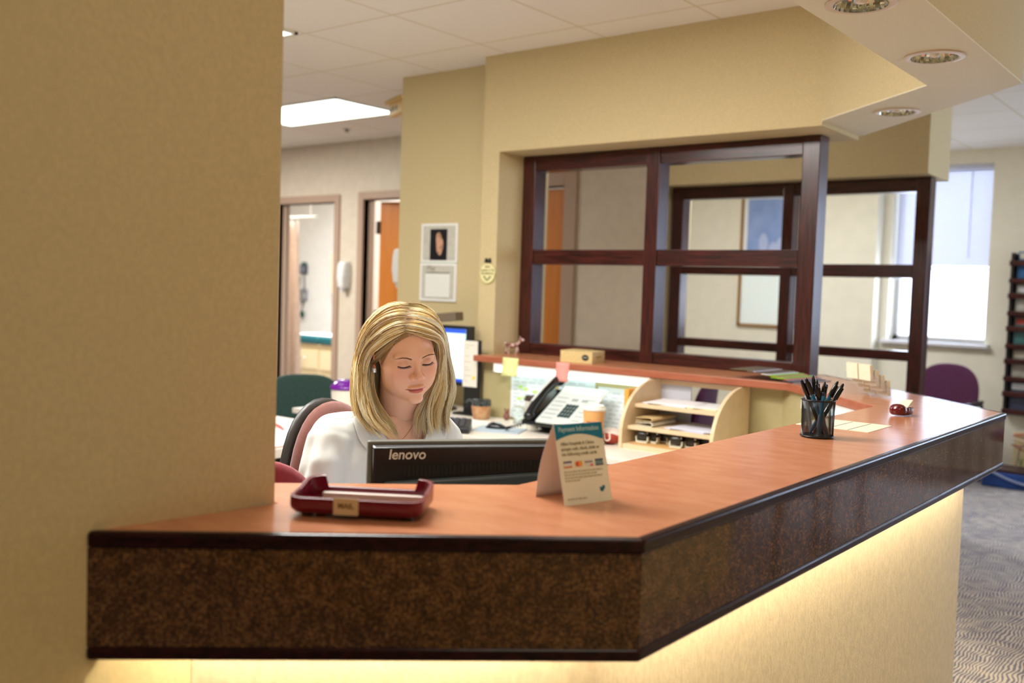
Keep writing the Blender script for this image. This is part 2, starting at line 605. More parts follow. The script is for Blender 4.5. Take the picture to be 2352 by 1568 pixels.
def blind(x0, x1, ztop, zbot, y, label):
    t = thing('window_blind', label, 'window blind', ((x0 + x1) / 2, y, ztop))
    w = (x1 - x0) / 2 - 0.01
    MB().box(-w, w, -0.02, 0.02, -0.035, 0).build('head_rail', MBLIND, t, bevel=0.002)
    k = 0
    z = -0.05
    b = MB()
    while z > zbot - ztop + 0.02:
        b.add([(-w, -0.009, z - 0.0125), (w, -0.009, z - 0.0125), (w, -0.001, z + 0.001), (-w, -0.001, z + 0.001), (w, 0.009, z + 0.0125), (-w, 0.009, z + 0.0125)],
              [(0, 1, 2, 3), (3, 2, 4, 5)])
        z -= 0.0265
    b.build('slats', MBLIND, t, solid=0.0012)
    MB().box(-w, w, -0.014, 0.014, zbot - ztop - 0.008, zbot - ztop + 0.008).build('bottom_rail', MBLIND, t, bevel=0.003)
    MB().tube([(w * 0.55, -0.025, -0.03), (w * 0.55, -0.025, zbot - ztop + 0.1)], 0.005, 6).build('tilt_wand', MBLIND, t)
    return t


blind(-2.90, -2.07, 2.665, 1.755, YB + 0.12, 'white horizontal slat blind half lowered over the bright waiting room window')

# ------------------------------------------------------------------ reception counter
ZT = 1.07
A0, A1, A2, A3 = (-1.372, 0.722), (-0.759, 1.292), (-0.765, 3.757), (-1.815, 4.807)
W1, W2, B0, C1, C2, L2_, L1 = (-1.340, 1.046), (-1.506, 1.062), (-1.512, 1.118), (-1.158, 1.478), (-1.160, 3.557), (-1.745, 4.157), (-3.605, 4.157)
ctr = thing('reception_counter', 'L-shaped reception counter with cherry laminate top, glossy brown granite front and dark wood edging', 'counter', (-0.95, 2.5, 0))
OFF = Vector((-0.95, 2.5, 0))


def cb():
    b = MB()
    b.T = Matrix.Translation(-OFF)
    return b


def offs(poly, d):
    """offset an open polyline to its left by d (2D)"""
    out = []
    n = len(poly)
    for i in range(n):
        ds = []
        if i > 0:
            ds.append((Vector(poly[i]) - Vector(poly[i - 1])).normalized())
        if i < n - 1:
            ds.append((Vector(poly[i + 1]) - Vector(poly[i])).normalized())
        ns = [Vector((-q.y, q.x)) for q in ds]
        if len(ns) == 2:
            m_ = (ns[0] + ns[1]).normalized()
            k = d / max(0.2, m_.dot(ns[0]))
        else:
            m_, k = ns[0], d
        out.append((poly[i][0] + m_.x * k, poly[i][1] + m_.y * k))
    return out


outer = [A0, A1, A2, A3]
inn = offs(outer, 0.014)
top = [inn[0], inn[1], inn[2], inn[3], (-1.815, 4.815), (-3.605, 4.815), L1, L2_, C2, C1, B0, W2, W1]
b = cb()
b.prism(top, ZT - 0.034, ZT)
o = b.build('countertop', [M_TOP, M_TOPE], ctr, bevel=0.003)
for p in o.data.polygons:
    if abs(p.normal.z) < 0.5:
        p.material_index = 1


def strip(name, line, d0, d1, z0, z1, m, bev=0.004):
    b = cb()
    a, c = offs(line, d0), offs(line, d1)
    n = len(a)
    rings = []
    for i in range(n):
        rings.append([(a[i][0], a[i][1], z0), (c[i][0], c[i][1], z0), (c[i][0], c[i][1], z1), (a[i][0], a[i][1], z1)])
    b.loft(rings)
    return b.build(name, m, ctr, bevel=bev, seg=3)


strip('upper_edge_trim', outer, 0.0, 0.020, ZT - 0.024, ZT + 0.001, M_TRIM, 0.006)
strip('lower_edge_trim', outer, 0.0, 0.020, 0.876, 0.897, M_TRIM, 0.006)
for a, c in ((A0, A1), (A1, A2), (A2, A3)):
    i = outer.index(a)
    ln = offs(outer, 0.004)
    ln2 = offs(outer, 0.02)
    b = cb()
    b.loft([[(*ln[i], 0.897), (*ln2[i], 0.897), (*ln2[i], ZT - 0.024), (*ln[i], ZT - 0.024)],
            [(*ln[i + 1], 0.897), (*ln2[i + 1], 0.897), (*ln2[i + 1], ZT - 0.024), (*ln[i + 1], ZT - 0.024)]])
    b.build('granite_panel', M_GRAN, ctr)
# base wall under the overhang and staff-side back
base = offs(outer, 0.115)
bi = offs(outer, 0.20)
base[0] = (-1.357, 0.722 + 0.0 + (0.634 / 0.613) * 0.0 + (base[0][1] - 0.722) + (-1.357 - base[0][0]) * 0.93)
bi[0] = (-1.350, bi[0][1] + (-1.350 - bi[0][0]) * 0.93)
M_BASE = mat('cream_fibre_wallcovering', (232, 217, 184), 0.7, 0.3, noise_amt=0.06, noise_scale=90, stretch=(1, 1, 0.5), bump=0.12, bump_scale=220)
b = cb()
for k in range(3):
    b.loft([[(*base[k], 0), (*bi[k], 0), (*bi[k], ZT - 0.034), (*base[k], ZT - 0.034)], [(*base[k + 1], 0), (*bi[k + 1], 0), (*bi[k + 1], ZT - 0.034), (*base[k + 1], ZT - 0.034)]])
b.build('counter_base', M_BASE, ctr)
# soffit of the overhang
strip('overhang_board', outer, 0.02, 0.115, 0.99, 1.0, mat('overhang_white', (235, 230, 220), 0.6), 0)
M_UCL = mat('warm_strip_lamp', (255, 240, 210), 0.5, emit=(255, 240, 208), estr=80)
ul = offs(outer, 0.058)
for (p, q) in ((ul[0], ul[1]), (ul[1], ul[2]), (ul[2], ul[3])):
    p, q = Vector((*p, 0.965)), Vector((*q, 0.965))
    d = (q - p).normalized()
    b = cb()
    b.cyl(p + d * 0.06, q - d * 0.06, 0.009, seg=10)
    b.build('strip_lamp', M_UCL, ctr)
# panels under the rear ledge (facing the desk), with a gap open to the corridor
M_PANEL = mat('sage_panel', (180, 168, 124), 0.6, 0.3, noise_amt=0.02, noise_scale=30)
b = cb()
b.box(-3.60, -2.316, 4.25, 4.29, 0, ZT - 0.034)
b.box(-2.02, -1.80, 4.25, 4.29, 0, ZT - 0.034)
b.box(-2.316, -2.02, 4.25, 4.29, 0, 0.80)
b.build('desk_back_panel', M_PANEL, ctr)
b = cb()
b.loft([[(-1.80, 4.25, 0), (-1.80, 4.29, 0), (-1.80, 4.29, ZT - .034), (-1.80, 4.25, ZT - .034)],
        [(-1.24, 3.69, 0), (-1.24, 3.73, 0), (-1.24, 3.73, ZT - .034), (-1.24, 3.69, ZT - .034)]])
b.build('corner_panel', M_PANEL, ctr)


# ------------------------------------------------------------------ wood dividers
def divider(y, label, x0=-3.605, x1=-1.803, foot=1.072):
    t = thing('wood_divider', label, 'divider', ((x0 + x1) / 2, y, 0))
    w = (x1 - x0) / 2
    D0, D1 = 0.0, 0.11
    z1 = ZH - 0.004
    for a, c in ((-w, -w + 0.09), (-0.055, 0.025), (w - 0.088, w)):
        MB().box(a, c, D0, D1, foot, z1).build('stile', M_WOOD, t, bevel=0.004)
    for a, c in ((-w + 0.09, -0.055), (0.025, w - 0.088)):
        MB().box(a, c, D0 + 0.006, D1 - 0.006, z1 - 0.088, z1).build('top_rail', M_WOODH, t, bevel=0.004)
        MB().box(a, c, D0 + 0.006, D1 - 0.006, 1.60, 1.685).build('middle_rail', M_WOODH, t, bevel=0.004)
        MB().box(a, c, D0 + 0.006, D1 - 0.006, 1.072, 1.135).build('bottom_rail', M_WOODH, t, bevel=0.004)
    return t


divider(4.56, 'dark cherry wood divider frame standing on the rear ledge of the reception counter')
divider(6.37, 'dark cherry wood divider frame seen through the nearer one, in front of the waiting room', foot=0.0, x0=-3.62, x1=-1.80)
# ------------------------------------------------------------------ fixed lamps
M_LENS = mat('lit_lamp_lens', (255, 255, 255), 0.4, emit=(236, 255, 246), estr=9.0)


def troffer(cx, cy, label, lx=1.33, ly=0.665):
    t = thing('ceiling_light', label, 'ceiling light', (cx, cy, ZC), group=None)
    b = MB()
    for a in ((-lx / 2, -lx / 2 + .02, -ly / 2, ly / 2), (lx / 2 - .02, lx / 2, -ly / 2, ly / 2), (-lx / 2, lx / 2, -ly / 2, -ly / 2 + .02), (-lx / 2, lx / 2, ly / 2 - .02, ly / 2)):
        b.box(*a, -0.012, -0.002)
    b.build('frame', M_WHITE, t)
    MB().box(-lx / 2 + .02, lx / 2 - .02, -ly / 2 + .02, ly / 2 - .02, -0.008, -0.003).build('lens', mat('troffer_lens', (250, 255, 250), 0.5, emit=(240, 255, 246), estr=3.4, noise_amt=0.04, noise_scale=12), t)
    return t


troffer(-6.135, 5.04, 'large rectangular lit ceiling light panel over the hall beside the left wall')
troffer(-4.925, 3.063, 'lit ceiling light panel of which only a corner shows at the left wall edge')

M_RING = mat('downlight_trim_ring', (216, 198, 172), 0.4)
M_REFL = mat('faceted_reflector', (220, 224, 222), 0.12, metal=1.0)


def downlight(loc, label):
    t = thing('recessed_downlight', label, 'downlight', loc, group=None)
    R = 0.072
    b = MB().lathe([(R * 1.0, 0.0), (R * 1.32, 0.0), (R * 1.32, -0.004), (R * 1.06, -0.007), (R * 1.0, -0.005)], seg=40, cap0=False, cap1=False)
    b.build('trim_ring', M_RING, t, smooth=50)
    n = 48
    rings = []
    for k in range(7):
        f = k / 6
        r = R * (0.99 - 0.5 * f * f)
        rings.append([((r + (0.0035 if i % 2 else -0.0035) * (1 if 0 < k < 6 else 0)) * cos(2 * pi * i / n), (r + (0.0035 if i % 2 else -0.0035) * (1 if 0 < k < 6 else 0)) * sin(2 * pi * i / n), -0.006 + 0.0 + f * 0.055) for i in range(n)])
    rg = [[(x, y, z - 0.0) for x, y, z in r] for r in rings]
    MB().loft(rg, False, True).build('reflector', M_REFL, t, smooth=30)
    MB().lathe([(0.001, -0.004), (0.013, 0.0), (0.017, 0.014), (0.014, 0.03), (0.012, 0.05)], seg=16).build('bulb', mat('frosted_bulb', (245, 235, 215), 0.3), t, smooth=60)
    return t


# recesses are cut into the soffit so that the reflectors sit inside it
dl = [((-0.965, 2.676), 'chrome recessed downlight in the soffit cut by the top edge of the picture'),
      ((-0.967, 3.378), 'chrome recessed downlight in the soffit, the middle one of the three'),
      ((-1.365, 4.276), 'chrome recessed downlight in the soffit nearest the wood divider')]
cut = MB()
for (x, y), l in dl:
    downlight((x, y, ZS), l)
    cut.cyl((x, y, ZS - 0.02), (x, y, ZS + 0.075), 0.0725, seg=48)
co = cut.build('downlight_holes', M_WHITE)
for nm in ('wall_soffit', 'trim_1'):
    o = bpy.data.objects[nm]
    md = o.modifiers.new('holes', 'BOOLEAN')
    md.object = co
    md.solver = 'EXACT'
    bpy.context.view_layer.update()
    dg = bpy.context.evaluated_depsgraph_get()
    me = bpy.data.meshes.new_from_object(o.evaluated_get(dg))
    o.modifiers.clear()
    o.data = me
bpy.data.objects.remove(co)

# fluorescent task lights under the ledge
M_TUBE = mat('task_light_diffuser', (250, 255, 252), 0.4, emit=(232, 255, 246), estr=2.4)


def task_light(p, q, label):
    p, q = Vector(p), Vector(q)
    d = q - p
    t = thing('task_light', label, 'lamp', tuple((p + q) / 2), atan2(d.y, d.x))
    L = d.length / 2
    MB().box(-L, L, -0.035, 0.045, 0.022, 0.034).build('housing', M_WHITE, t)
    r = [[(x, -0.035, 0.022), (x, -0.036, 0.004), (x, -0.026, -0.012), (x, 0.036, -0.012), (x, 0.045, 0.004), (x, 0.045, 0.022)] for x in (-L + .01, L - .01)]
    MB().loft(r).build('diffuser', M_TUBE, t)
    for s in (-1, 1):
        MB().box(s * L - 0.012 * (s > 0), s * L + 0.012 * (s < 0), -0.037, 0.046, -0.013, 0.022).build('end_cap', M_WHITE, t)
    return t


task_light((-3.45, 4.19, 1.0), (-2.45, 4.19, 1.0), 'glowing fluorescent task light under the rear counter ledge')
task_light((-1.565, 3.975, 1.0), (-1.21, 3.62, 1.0), 'short glowing task light under the counter corner behind the pen cup')

# ------------------------------------------------------------------ staff desks
ZD = 0.72
wk = thing('work_desk', 'cream laminate worktop running under the inside of the counter', 'desk', (-2.6, 3.6, 0))
OW = Vector((-2.6, 3.6, 0))
b = MB()
b.T = Matrix.Translation(-OW)
b.prism([(-4.5, 3.60), (-1.86, 3.60), (-1.66, 3.50), (-1.66, 1.83), (-1.80, 1.62), (-1.58, 1.20), (-1.50, 1.17), (-1.19, 1.50), (-1.19, 3.60), (-1.80, 4.245), (-3.60, 4.245), (-3.62, 4.33), (-3.75, 4.33), (-3.76, 4.49), (-4.5, 4.49)], ZD - 0.03, ZD)
b.build('desktop', M_DESK, wk, bevel=0.003)
for x, y in ((-4.42, 3.75), (-3.0, 3.75), (-1.80, 3.65), (-1.60, 2.6), (-1.66, 1.50)):
    b = MB()
    b.T = Matrix.Translation(-OW)
    b.box(x - .025, x + .025, y - .025, y + .025, 0, ZD - .03)
    b.build('leg', M_BLACK, wk)

sd = thing('side_desk', 'cream side desk with papers behind the seated woman', 'desk', (-3.85, 2.4, 0))
MB().box(-0.42, 0.42, -1.2, 0.92, ZD - 0.045, ZD).build('desktop', M_DESK, sd, bevel=0.004)
MB().box(-0.40, 0.36, -1.15, 0.88, 0.02, ZD - 0.045).build('pedestal', mat('dark_green_black_pedestal', (26, 34, 33), 0.35), sd)

M_REDP = mat('red_edge_paper', (226, 120, 100), 0.6)
t = thing('paper_pad', 'white desk pad with a red rim on the side desk at the left wall', 'paper', (-3.70, 2.72, ZD), radians(4))
MB().box(-0.26, 0.26, -0.34, 0.30, 0.0, 0.003).build('backing', M_REDP, t)
MB().box(-0.25, 0.25, -0.33, 0.29, 0.003, 0.008).build('sheets', M_PAPER, t)
t = thing('red_pen', 'red pen lying on the white papers of the side desk', 'pen', (-3.86, 3.02, ZD + 0.008), radians(150))
b = MB().tube([(-0.08, 0, 0.006), (-0.03, 0.002, 0.007), (0.05, 0.01, 0.007), (0.10, 0.03, 0.007)], [0.004, 0.007, 0.007, 0.006], 8)
b.build('barrel', mat('red_pen_plastic', (214, 60, 34), 0.35), t, smooth=50)
MB().cyl((-0.08, 0, 0.006), (-0.1, -0.002, 0.006), 0.004, 0.001, 8).build('tip', mat('pen_tip', (90, 20, 14), 0.4), t, smooth=50)
t = tag(MB().box(-0.13, 0.13, -0.10, 0.10, 0, 0.004).build('paper_sheet', mat('faint_yellow_paper', (238, 232, 220), 0.7)), 'off-white sheet on the side desk beyond the red-rimmed pad', 'paper')
t.location = (-3.75, 3.16, ZD)


# ------------------------------------------------------------------ chairs
def backrest_mesh(w, h, d0, curve, sq=2.6, n=20, m=14, th=0.05, taper=0.0):
    """cushion: superellipse outline in y,z facing +x, curved around the sitter"""
    b = MB()
    front, back = [], []
    rings = []
    K = 6
    for k in range(K + 1):
        a = -pi / 2 + pi * k / K
        s = 0.86 + 0.14 * cos(a)
        off = th / 2 * sin(a)
        ring = []
        for i in range(2 * n):
            u = 2 * pi * i / (2 * n)
            cx_, sx_ = cos(u), sin(u)
            yy = w / 2 * s * math.copysign(abs(cx_) ** (2 / sq), cx_)
            zz = h / 2 * s * math.copysign(abs(sx_) ** (2 / sq), sx_)
            yy *= 1 - taper * (zz / h)
            ring.append((d0 + off + curve * (2 * yy / w) ** 2 * w * 0.5 - 0.03 * (2 * zz / h), yy, zz))
        rings.append(ring)

    def capm(ring, sgn):
        c = [sum(p[i] for p in ring) / len(ring) for i in range(3)]
        out = []
        for f in (0.66, 0.33, 0.02):
            r2 = []
            for p in ring:
                yy, zz = c[1] + (p[1] - c[1]) * f, c[2] + (p[2] - c[2]) * f
                r2.append((d0 + sgn * th / 2 * (1 + 0.35 * (1 - f)) + curve * (2 * yy / w) ** 2 * w * 0.5 - 0.03 * (2 * zz / h), yy, zz))
            out.append(r2)
        return out
    rings = capm(rings[0], -1)[::-1] + rings + capm(rings[-1], 1)
    b.loft(rings)
    return b


def office_chair(loc, rz, fabric, shell, label, w=0.46, h=0.50, zc=0.82, two=True, sq=2.6, curve=0.25, taper=0.0, group=None):
    t = thing('office_chair', label, 'chair', (loc[0], loc[1], 0), rz, group)
    b = backrest_mesh(w, h, -0.23, curve, sq, taper=taper)
    o = b.build('backrest', fabric, t, smooth=180)
    o.location = (0, 0, zc)
    if two:
        b = backrest_mesh(w * 1.02, h * 1.02, -0.272, curve, sq, th=0.035, taper=taper)
        o = b.build('back_shell', shell, t, smooth=180)
        o.location = (0, 0, zc)
    bs = MB()
    rings = []
    for z, s in ((0.40, .90), (0.42, 1.0), (0.455, 1.0), (0.475, .93), (0.48, .6), (.482, .05)):
        rings.append([(0.02 + 0.235 * s * math.copysign(abs(cos(a)) ** .7, cos(a)), 0.235 * s * math.copysign(abs(sin(a)) ** .7, sin(a)), z) for a in [2 * pi * i / 32 for i in range(32)]])
    bs.loft(rings).build('seat', fabric, t, smooth=70)
    MB().tube([(-0.12, 0, 0.41), (-0.27, 0, 0.43), (-0.315, 0, 0.52), (-0.315, 0, zc - 0.02)], 0.022, 8, flat=0.5).build('back_post', M_BLACK, t, smooth=60)
    MB().cyl((0, 0, 0.09), (0, 0, 0.40), 0.03).build('gas_lift', M_BLACK, t, smooth=50)
    for k in range(5):
        a = 2 * pi * k / 5 + 0.3
        lg = MB().tube([(0.02 * cos(a), 0.02 * sin(a), 0.10), (0.29 * cos(a), 0.29 * sin(a), 0.065)], [0.026, 0.017], 8).build('leg', M_BLACK, t, smooth=50)
        MB().ball((0.29 * cos(a), 0.29 * sin(a), 0.027), 0.027, 10, 8).build('caster', M_BLACK, lg, smooth=80)
    return t


M_GREENF = mat('dark_green_fabric', (58, 82, 76), 0.95, 0.1, rgb2=(42, 62, 58), noise_scale=160, sheen=0.3)
M_MAUVE = mat('mauve_fabric', (118, 74, 66), 0.9, 0.15, noise_amt=0.05, noise_scale=120, sheen=0.3)
M_BURG = mat('burgundy_fabric', (140, 36, 44), 0.9, 0.15, noise_amt=0.08, noise_scale=120, sheen=0.3)
M_PURP = mat('purple_fabric', (84, 42, 72), 0.9, 0.15, noise_amt=0.10, noise_scale=90, sheen=0.2)
M_SHELL = mat('charcoal_shell', (44, 42, 40), 0.42, 0.5)
office_chair((-4.66, 3.82), radians(-38), M_GREENF, M_SHELL, 'dark green fabric office chair behind the side desk', w=0.50, h=0.54, zc=0.600, two=False, sq=3.2, curve=0.06)
office_chair((-1.86, 1.85), radians(3), M_MAUVE, M_SHELL, 'mauve office chair with charcoal shell on which the woman sits', w=0.39, h=0.58, zc=0.825, sq=2.1, curve=0.10, taper=0.15)
office_chair((-2.05, 1.36), radians(170), M_BURG, M_SHELL, 'burgundy chair whose rounded back peeks past the left wall edge', w=0.46, h=0.52, zc=0.79, two=False, sq=2.2, curve=0.1)


def guest_chair(loc, rz, label, group=None):
    t = thing('guest_chair', label, 'chair', (loc[0], loc[1], 0), rz, group)
    o = backrest_mesh(0.50, 0.50, -0.24, 0.14, 2.5, th=0.05).build('backrest', M_PURP, t, smooth=180)
    o.location = (0, 0, 0.70)
    rings = []
    for z, s in ((0.38, .93), (0.40, 1.0), (0.44, 1.0), (0.46, .9), (0.465, .05)):
        rings.append([(0.02 + 0.25 * s * math.copysign(abs(cos(a)) ** .6, cos(a)), 0.25 * s * math.copysign(abs(sin(a)) ** .6, sin(a)), z) for a in [2 * pi * i / 32 for i in range(32)]])
    MB().loft(rings).build('seat', M_PURP, t, smooth=70)
    for s in (-1, 1):
        MB().tube([(0.24, 0.27 * s, 0.0), (0.24, 0.27 * s, 0.60), (0.20, 0.27 * s, 0.635), (-0.2, 0.27 * s, 0.64), (-0.23, 0.27 * s, 0.60), (-0.27, 0.27 * s, 0.0)], 0.014, 8).build('leg_frame', M_BLACK, t, smooth=60)
        MB().box(-0.18, 0.22, 0.27 * s - 0.028, 0.27 * s + 0.028, 0.645, 0.672).build('armrest', mat('black_armrest', (34, 30, 32), 0.25), t, bevel=0.01, seg=3)
        MB().tube([(-0.22, 0.27 * s, 0.42), (-0.24, 0.12 * s, 0.44), (-0.25, 0.1 * s, 0.60)], 0.012, 8).build('bracket', M_BLACK, t, smooth=60)
    return t


ga = guest_chair((-2.20, 8.33), radians(-90), 'purple waiting room chair under the bright window, right of the wood divider post')
for cx_, cy_, rz_ in ((0.72, 5.05, 180), (0.72, 5.80, 180), (0.02, 8.55, -90), (0.78, 8.55, -90), (1.54, 8.55, -90)):
    dup(ga, (cx_, cy_), radians(rz_), 'purple waiting chair mirrored in the glossy granite side of the counter')['group'] = 'purple chairs mirrored in the granite'
dup(ga, (-3.00, 5.34), radians(195), 'purple chair glimpsed through the gap above the letter organizer')
dup(ga, (-2.92, 7.29), radians(90), 'purple chair whose back just shows beside the nearer divider post')

# ------------------------------------------------------------------ things on the walls
# calendar
t = thing('wall_calendar', 'open wall calendar with a dark portrait above the month page on the beige wall', 'calendar', (-4.205, 4.50, 1.60))
M_CALP = mat('calendar_grey_paper', (206, 204, 192), 0.7, noise_amt=0.05, noise_scale=40)
for nm, z0, z1, dy in (('picture_page', 0.0, 0.245, -0.006), ('month_page', -0.242, -0.004, -0.010)):
    p = MB().box(-0.155, 0.155, dy - 0.004, -0.001, z0, z1).build(nm, M_PAPER, t)
    MB().box(-0.138, 0.138, dy - 0.0052, dy - 0.004, z0 + 0.014, z1 - 0.014).build('page_border', M_CALP, p)
    if z0 == 0:
        MB().box(-0.075, 0.07, dy - 0.0065, dy - 0.005, 0.015, 0.21).build('photo', mat('dark_photo', (22, 20, 28), 0.4), p)
        prof = []
        for k in range(24):
            a = 2 * pi * k / 24
            prof.append((0.005 + (0.030 + 0.004 * cos(3 * a)) * cos(a) - 0.006 * sin(a), 0.118 + 0.072 * sin(a)))
        b = MB().loft([[(x, dy - 0.0072, z) for x, z in prof], [(x, dy - 0.0066, z) for x, z in prof]])
        b.build('photo_figure', mat('photo_skin', (206, 160, 132), 0.5, rgb2=(92, 50, 40), noise_scale=45, lo=0.3, hi=0.5), p)
    else:
        MB().box(-0.105, 0.105, dy - 0.0064, dy - 0.0053, -0.215, -0.070).build('day_grid', mat('day_grid_paper', (236, 238, 232), 0.7), p)
        b = MB()
        for k in range(8):
            b.box(-0.105 + 0.03 * k - 0.0005, -0.105 + 0.03 * k + 0.0005, dy - 0.0068, dy - 0.0064, -0.215, -0.070)
        for k in range(6):
            b.box(-0.105, 0.105, dy - 0.0068, dy - 0.0064, -0.2155 + 0.029 * k, -0.2145 + 0.029 * k)
        b.build('grid_lines', mat('grid_line_grey', (212, 214, 206), 0.7), p)
        MB().box(-0.10, 0.10, dy - 0.0066, dy - 0.0053, -0.066, -0.060).build('weekday_bar', mat('weekday_grey', (120, 120, 100), 0.6), p)
        text('month_name', 'May', 0.045, mat('calendar_ink', (140, 130, 96), 0.6), p, frame_matrix((-0.098, dy - 0.0055, -0.048), (1, 0, 0), (0, 0, 1)), shear=0.25)
MB().cyl((-0.15, -0.008, -0.002), (0.15, -0.008, -0.002), 0.004, seg=8).build('spiral_binding', mat('green_binding', (150, 178, 140), 0.4), t)

# plaque
t = thing('wall_plaque', 'round hanging plaque with green lettering on the pier beside the divider', 'sign', (-3.668, 4.341, 1.535))
M_PLQ = mat('cream_plaque', (232, 222, 170), 0.5)
MB().cyl((0, -0.001, 0), (0, -0.008, 0), 0.058, seg=40).build('disc', M_PLQ, t, smooth=40)
b = MB()
n = 30
rr = [[((0.058 + 0.003 * cos(q)) * cos(a), -0.006 + 0.003 * sin(q), (0.058 + 0.003 * cos(q)) * sin(a)) for q in [2 * pi * k / 6 for k in range(6)]] for a in [pi + pi * i / n for i in range(n + 1)]]
b.loft(rr).build('rim', mat('olive_rim', (176, 176, 84), 0.5), t, smooth=60)
b = MB().ball((-0.012, -0.006, 0.078), 0.012, 12, 8, (1.1, .4, .9)).ball((0.014, -0.006, 0.080), 0.010, 12, 8, (1, .4, 1)).box(-0.026, 0.024, -0.008, -0.002, 0.064, 0.070)
b.build('bow', mat('black_bow', (28, 30, 28), 0.5), t, smooth=50)
MB().box(-0.018, 0.018, -0.0088, -0.008, 0.036, 0.042).build('clip', mat('dark_olive', (90, 92, 40), 0.5), t)
M_GI = mat('green_ink', (112, 122, 52), 0.6)
text('lettering', 'Laughter is The', 0.0165, M_GI, t, frame_matrix((0, -0.0085, 0.014), (1, 0, 0), (0, 0, 1)), align='CENTER', bold=0.0002)
text('lettering', 'Best Medicine', 0.0165, M_GI, t, frame_matrix((0, -0.0085, -0.004), (1, 0, 0), (0, 0, 1)), align='CENTER', bold=0.0002)
b = MB()
for s in (-1, 1):
    b.tube([(0, -0.009, -0.042), (0.008 * s, -0.009, -0.03), (0.020 * s, -0.009, -0.018)], 0.0022, 6)
    b.ball((0.022 * s, -0.009, -0.02), 0.006, 8, 6, (1, .3, 1))
    b.ball((0.010 * s, -0.009, -0.033), 0.005, 8, 6, (1.3, .3, .8))
b.build('leaf_motif', mat('leaf_green', (96, 126, 66), 0.6), t, smooth=60)

# soap dispensers
def dispenser(loc, rz, label, sc=1.0, stripe=True):
    t = thing('soap_dispenser', label, 'dispenser', loc, rz)
    b = MB()
    rings = []
    for z, w, d in ((-0.115, .030, .05), (-0.105, .042, .075), (-0.02, .05, .085), (0.06, .05, .08), (0.105, .048, .07), (0.115, .04, .055)):
        rings.append([(x * w * sc, y * d * sc, z * sc) for x, y in ((-1, 0), (-1, -.7), (-.7, -1), (.7, -1), (1, -.7), (1, 0))])
    b.loft(rings).build('cover', mat('white_dispenser_plastic', (228, 228, 226), 0.35), t, bevel=0.004 * sc)
    MB().box(-0.046 * sc, 0.046 * sc, -0.01, 0.0, -0.125 * sc, 0.12 * sc).build('wall_plate', mat('grey_plate', (196, 190, 180), 0.5), t)
    MB().lathe([(0.02 * sc, -0.145 * sc), (0.024 * sc, -0.13 * sc), (0.026 * sc, -0.108 * sc)], (0, -0.045 * sc, 0), 14).build('nozzle', mat('clear_grey_nozzle', (205, 206, 204), 0.3), t, smooth=60)
    if stripe:
        f = MB().box(-0.052 * sc, -0.047 * sc, -0.066 * sc, -0.035 * sc, -0.045 * sc, 0.10 * sc).build('blue_label', mat('blue_label', (52, 110, 200), 0.5), t)
        MB().box(-0.0525 * sc, -0.047 * sc, -0.062 * sc, -0.039 * sc, 0.01 * sc, 0.036 * sc).build('orange_mark', mat('orange_mark', (230, 120, 50), 0.5), f)
    return t


dispenser((-4.574, 4.56, 1.575), radians(-90), 'white soap dispenser with a blue label on the wall end left of the calendar')
dispenser((-7.02, 6.233, 1.53), 0, 'pale soap dispenser on the hall wall between the two doorways', 1.1, False)

# hanging sign and sprinkler on the hall ceiling
t = thing('hall_sign', 'small tan ceiling sign poking out beside the calendar wall', 'sign', (-5.17, 5.02, ZC), radians(-25))
MB().box(-0.10, 0.22, -0.05, 0.05, -0.025, -0.001).build('mount', mat('tan_sign', (226, 190, 120), 0.5), t, bevel=0.003)
f = MB().box(-0.06, 0.22, -0.03, 0.03, -0.115, -0.025).build('body', mat('tan_sign', (226, 190, 120), 0.5), t, bevel=0.006)
b = MB()
for k, (w_, h_) in enumerate(((.022, .030), (.030, .036), (.012, .036), (.026, .032))):
    b.box(-0.045 + .045 * k, -0.045 + .045 * k + w_, -0.0312, -0.030, -0.088, -0.088 + h_)
b.build('dark_marks', mat('dark_sign_marks', (60, 50, 20), 0.5), f)
t = thing('sprinkler', 'small dark sprinkler head on the hall ceiling below the light panel', 'sprinkler', (-6.498, 5.732, ZC))
MB().lathe([(0.036, -0.006), (0.036, -0.001)], seg=20).build('escutcheon', mat('sprinkler_plate', (190, 180, 172), 0.4), t, smooth=40)
MB().lathe([(0.002, -0.026), (0.022, -0.025), (0.022, -0.022), (0.006, -0.021), (0.010, -0.014), (0.014, -0.006)], seg=16).build('head', mat('sprinkler_metal', (110, 100, 90), 0.35, metal=1.0), t, smooth=50)

# ------------------------------------------------------------------ exam room beyond the open doorway
M_CURT = mat('pink_cream_curtain', (226, 200, 184), 0.85, noise_amt=0.05, noise_scale=20)
t = thing('privacy_curtain', 'pale pink curtain hanging inside the left doorway', 'curtain', (-9.1, 7.0, 0))
rows = []
for k in range(12):
    z = 0.08 + (2.12 - 0.08) * k / 11
    rows.append([(-0.55 + (0.93 + 0.10 * (1 - k / 11)) * i / 60, 0.035 * sin(i * 0.85) * (0.6 + 0.4 * (1 - k / 11)), z) for i in range(61)])
MB().grid(rows).build('fabric', M_CURT, t, smooth=180, solid=0.003)
MB().tube([(-0.6, 0, 2.17), (0.7, 0, 2.17)], 0.012, 8).build('curtain_rail', M_WHITE, t)
for x in (-0.5, 0.6):
    MB().cyl((x, 0, 2.17), (x, 0, ZC), 0.008, seg=8).build('rail_drop', M_WHITE, t)
b = MB()
for i in range(9):
    b.tube([(-0.5 + .11 * i, 0, 2.16), (-0.5 + .11 * i, 0, 2.115)], 0.004, 6)
b.build('hooks', M_WHITE, t)
t = thing('exam_table', 'cream exam table with teal cushion seen through the left doorway', 'exam table', (-9.2, 8.0, 0))
MB().box(-0.95, 0.95, 0.02, 0.62, 0.0, 0.64).build('cabinet', mat('cream_cabinet', (222, 206, 164), 0.5), t, bevel=0.006)
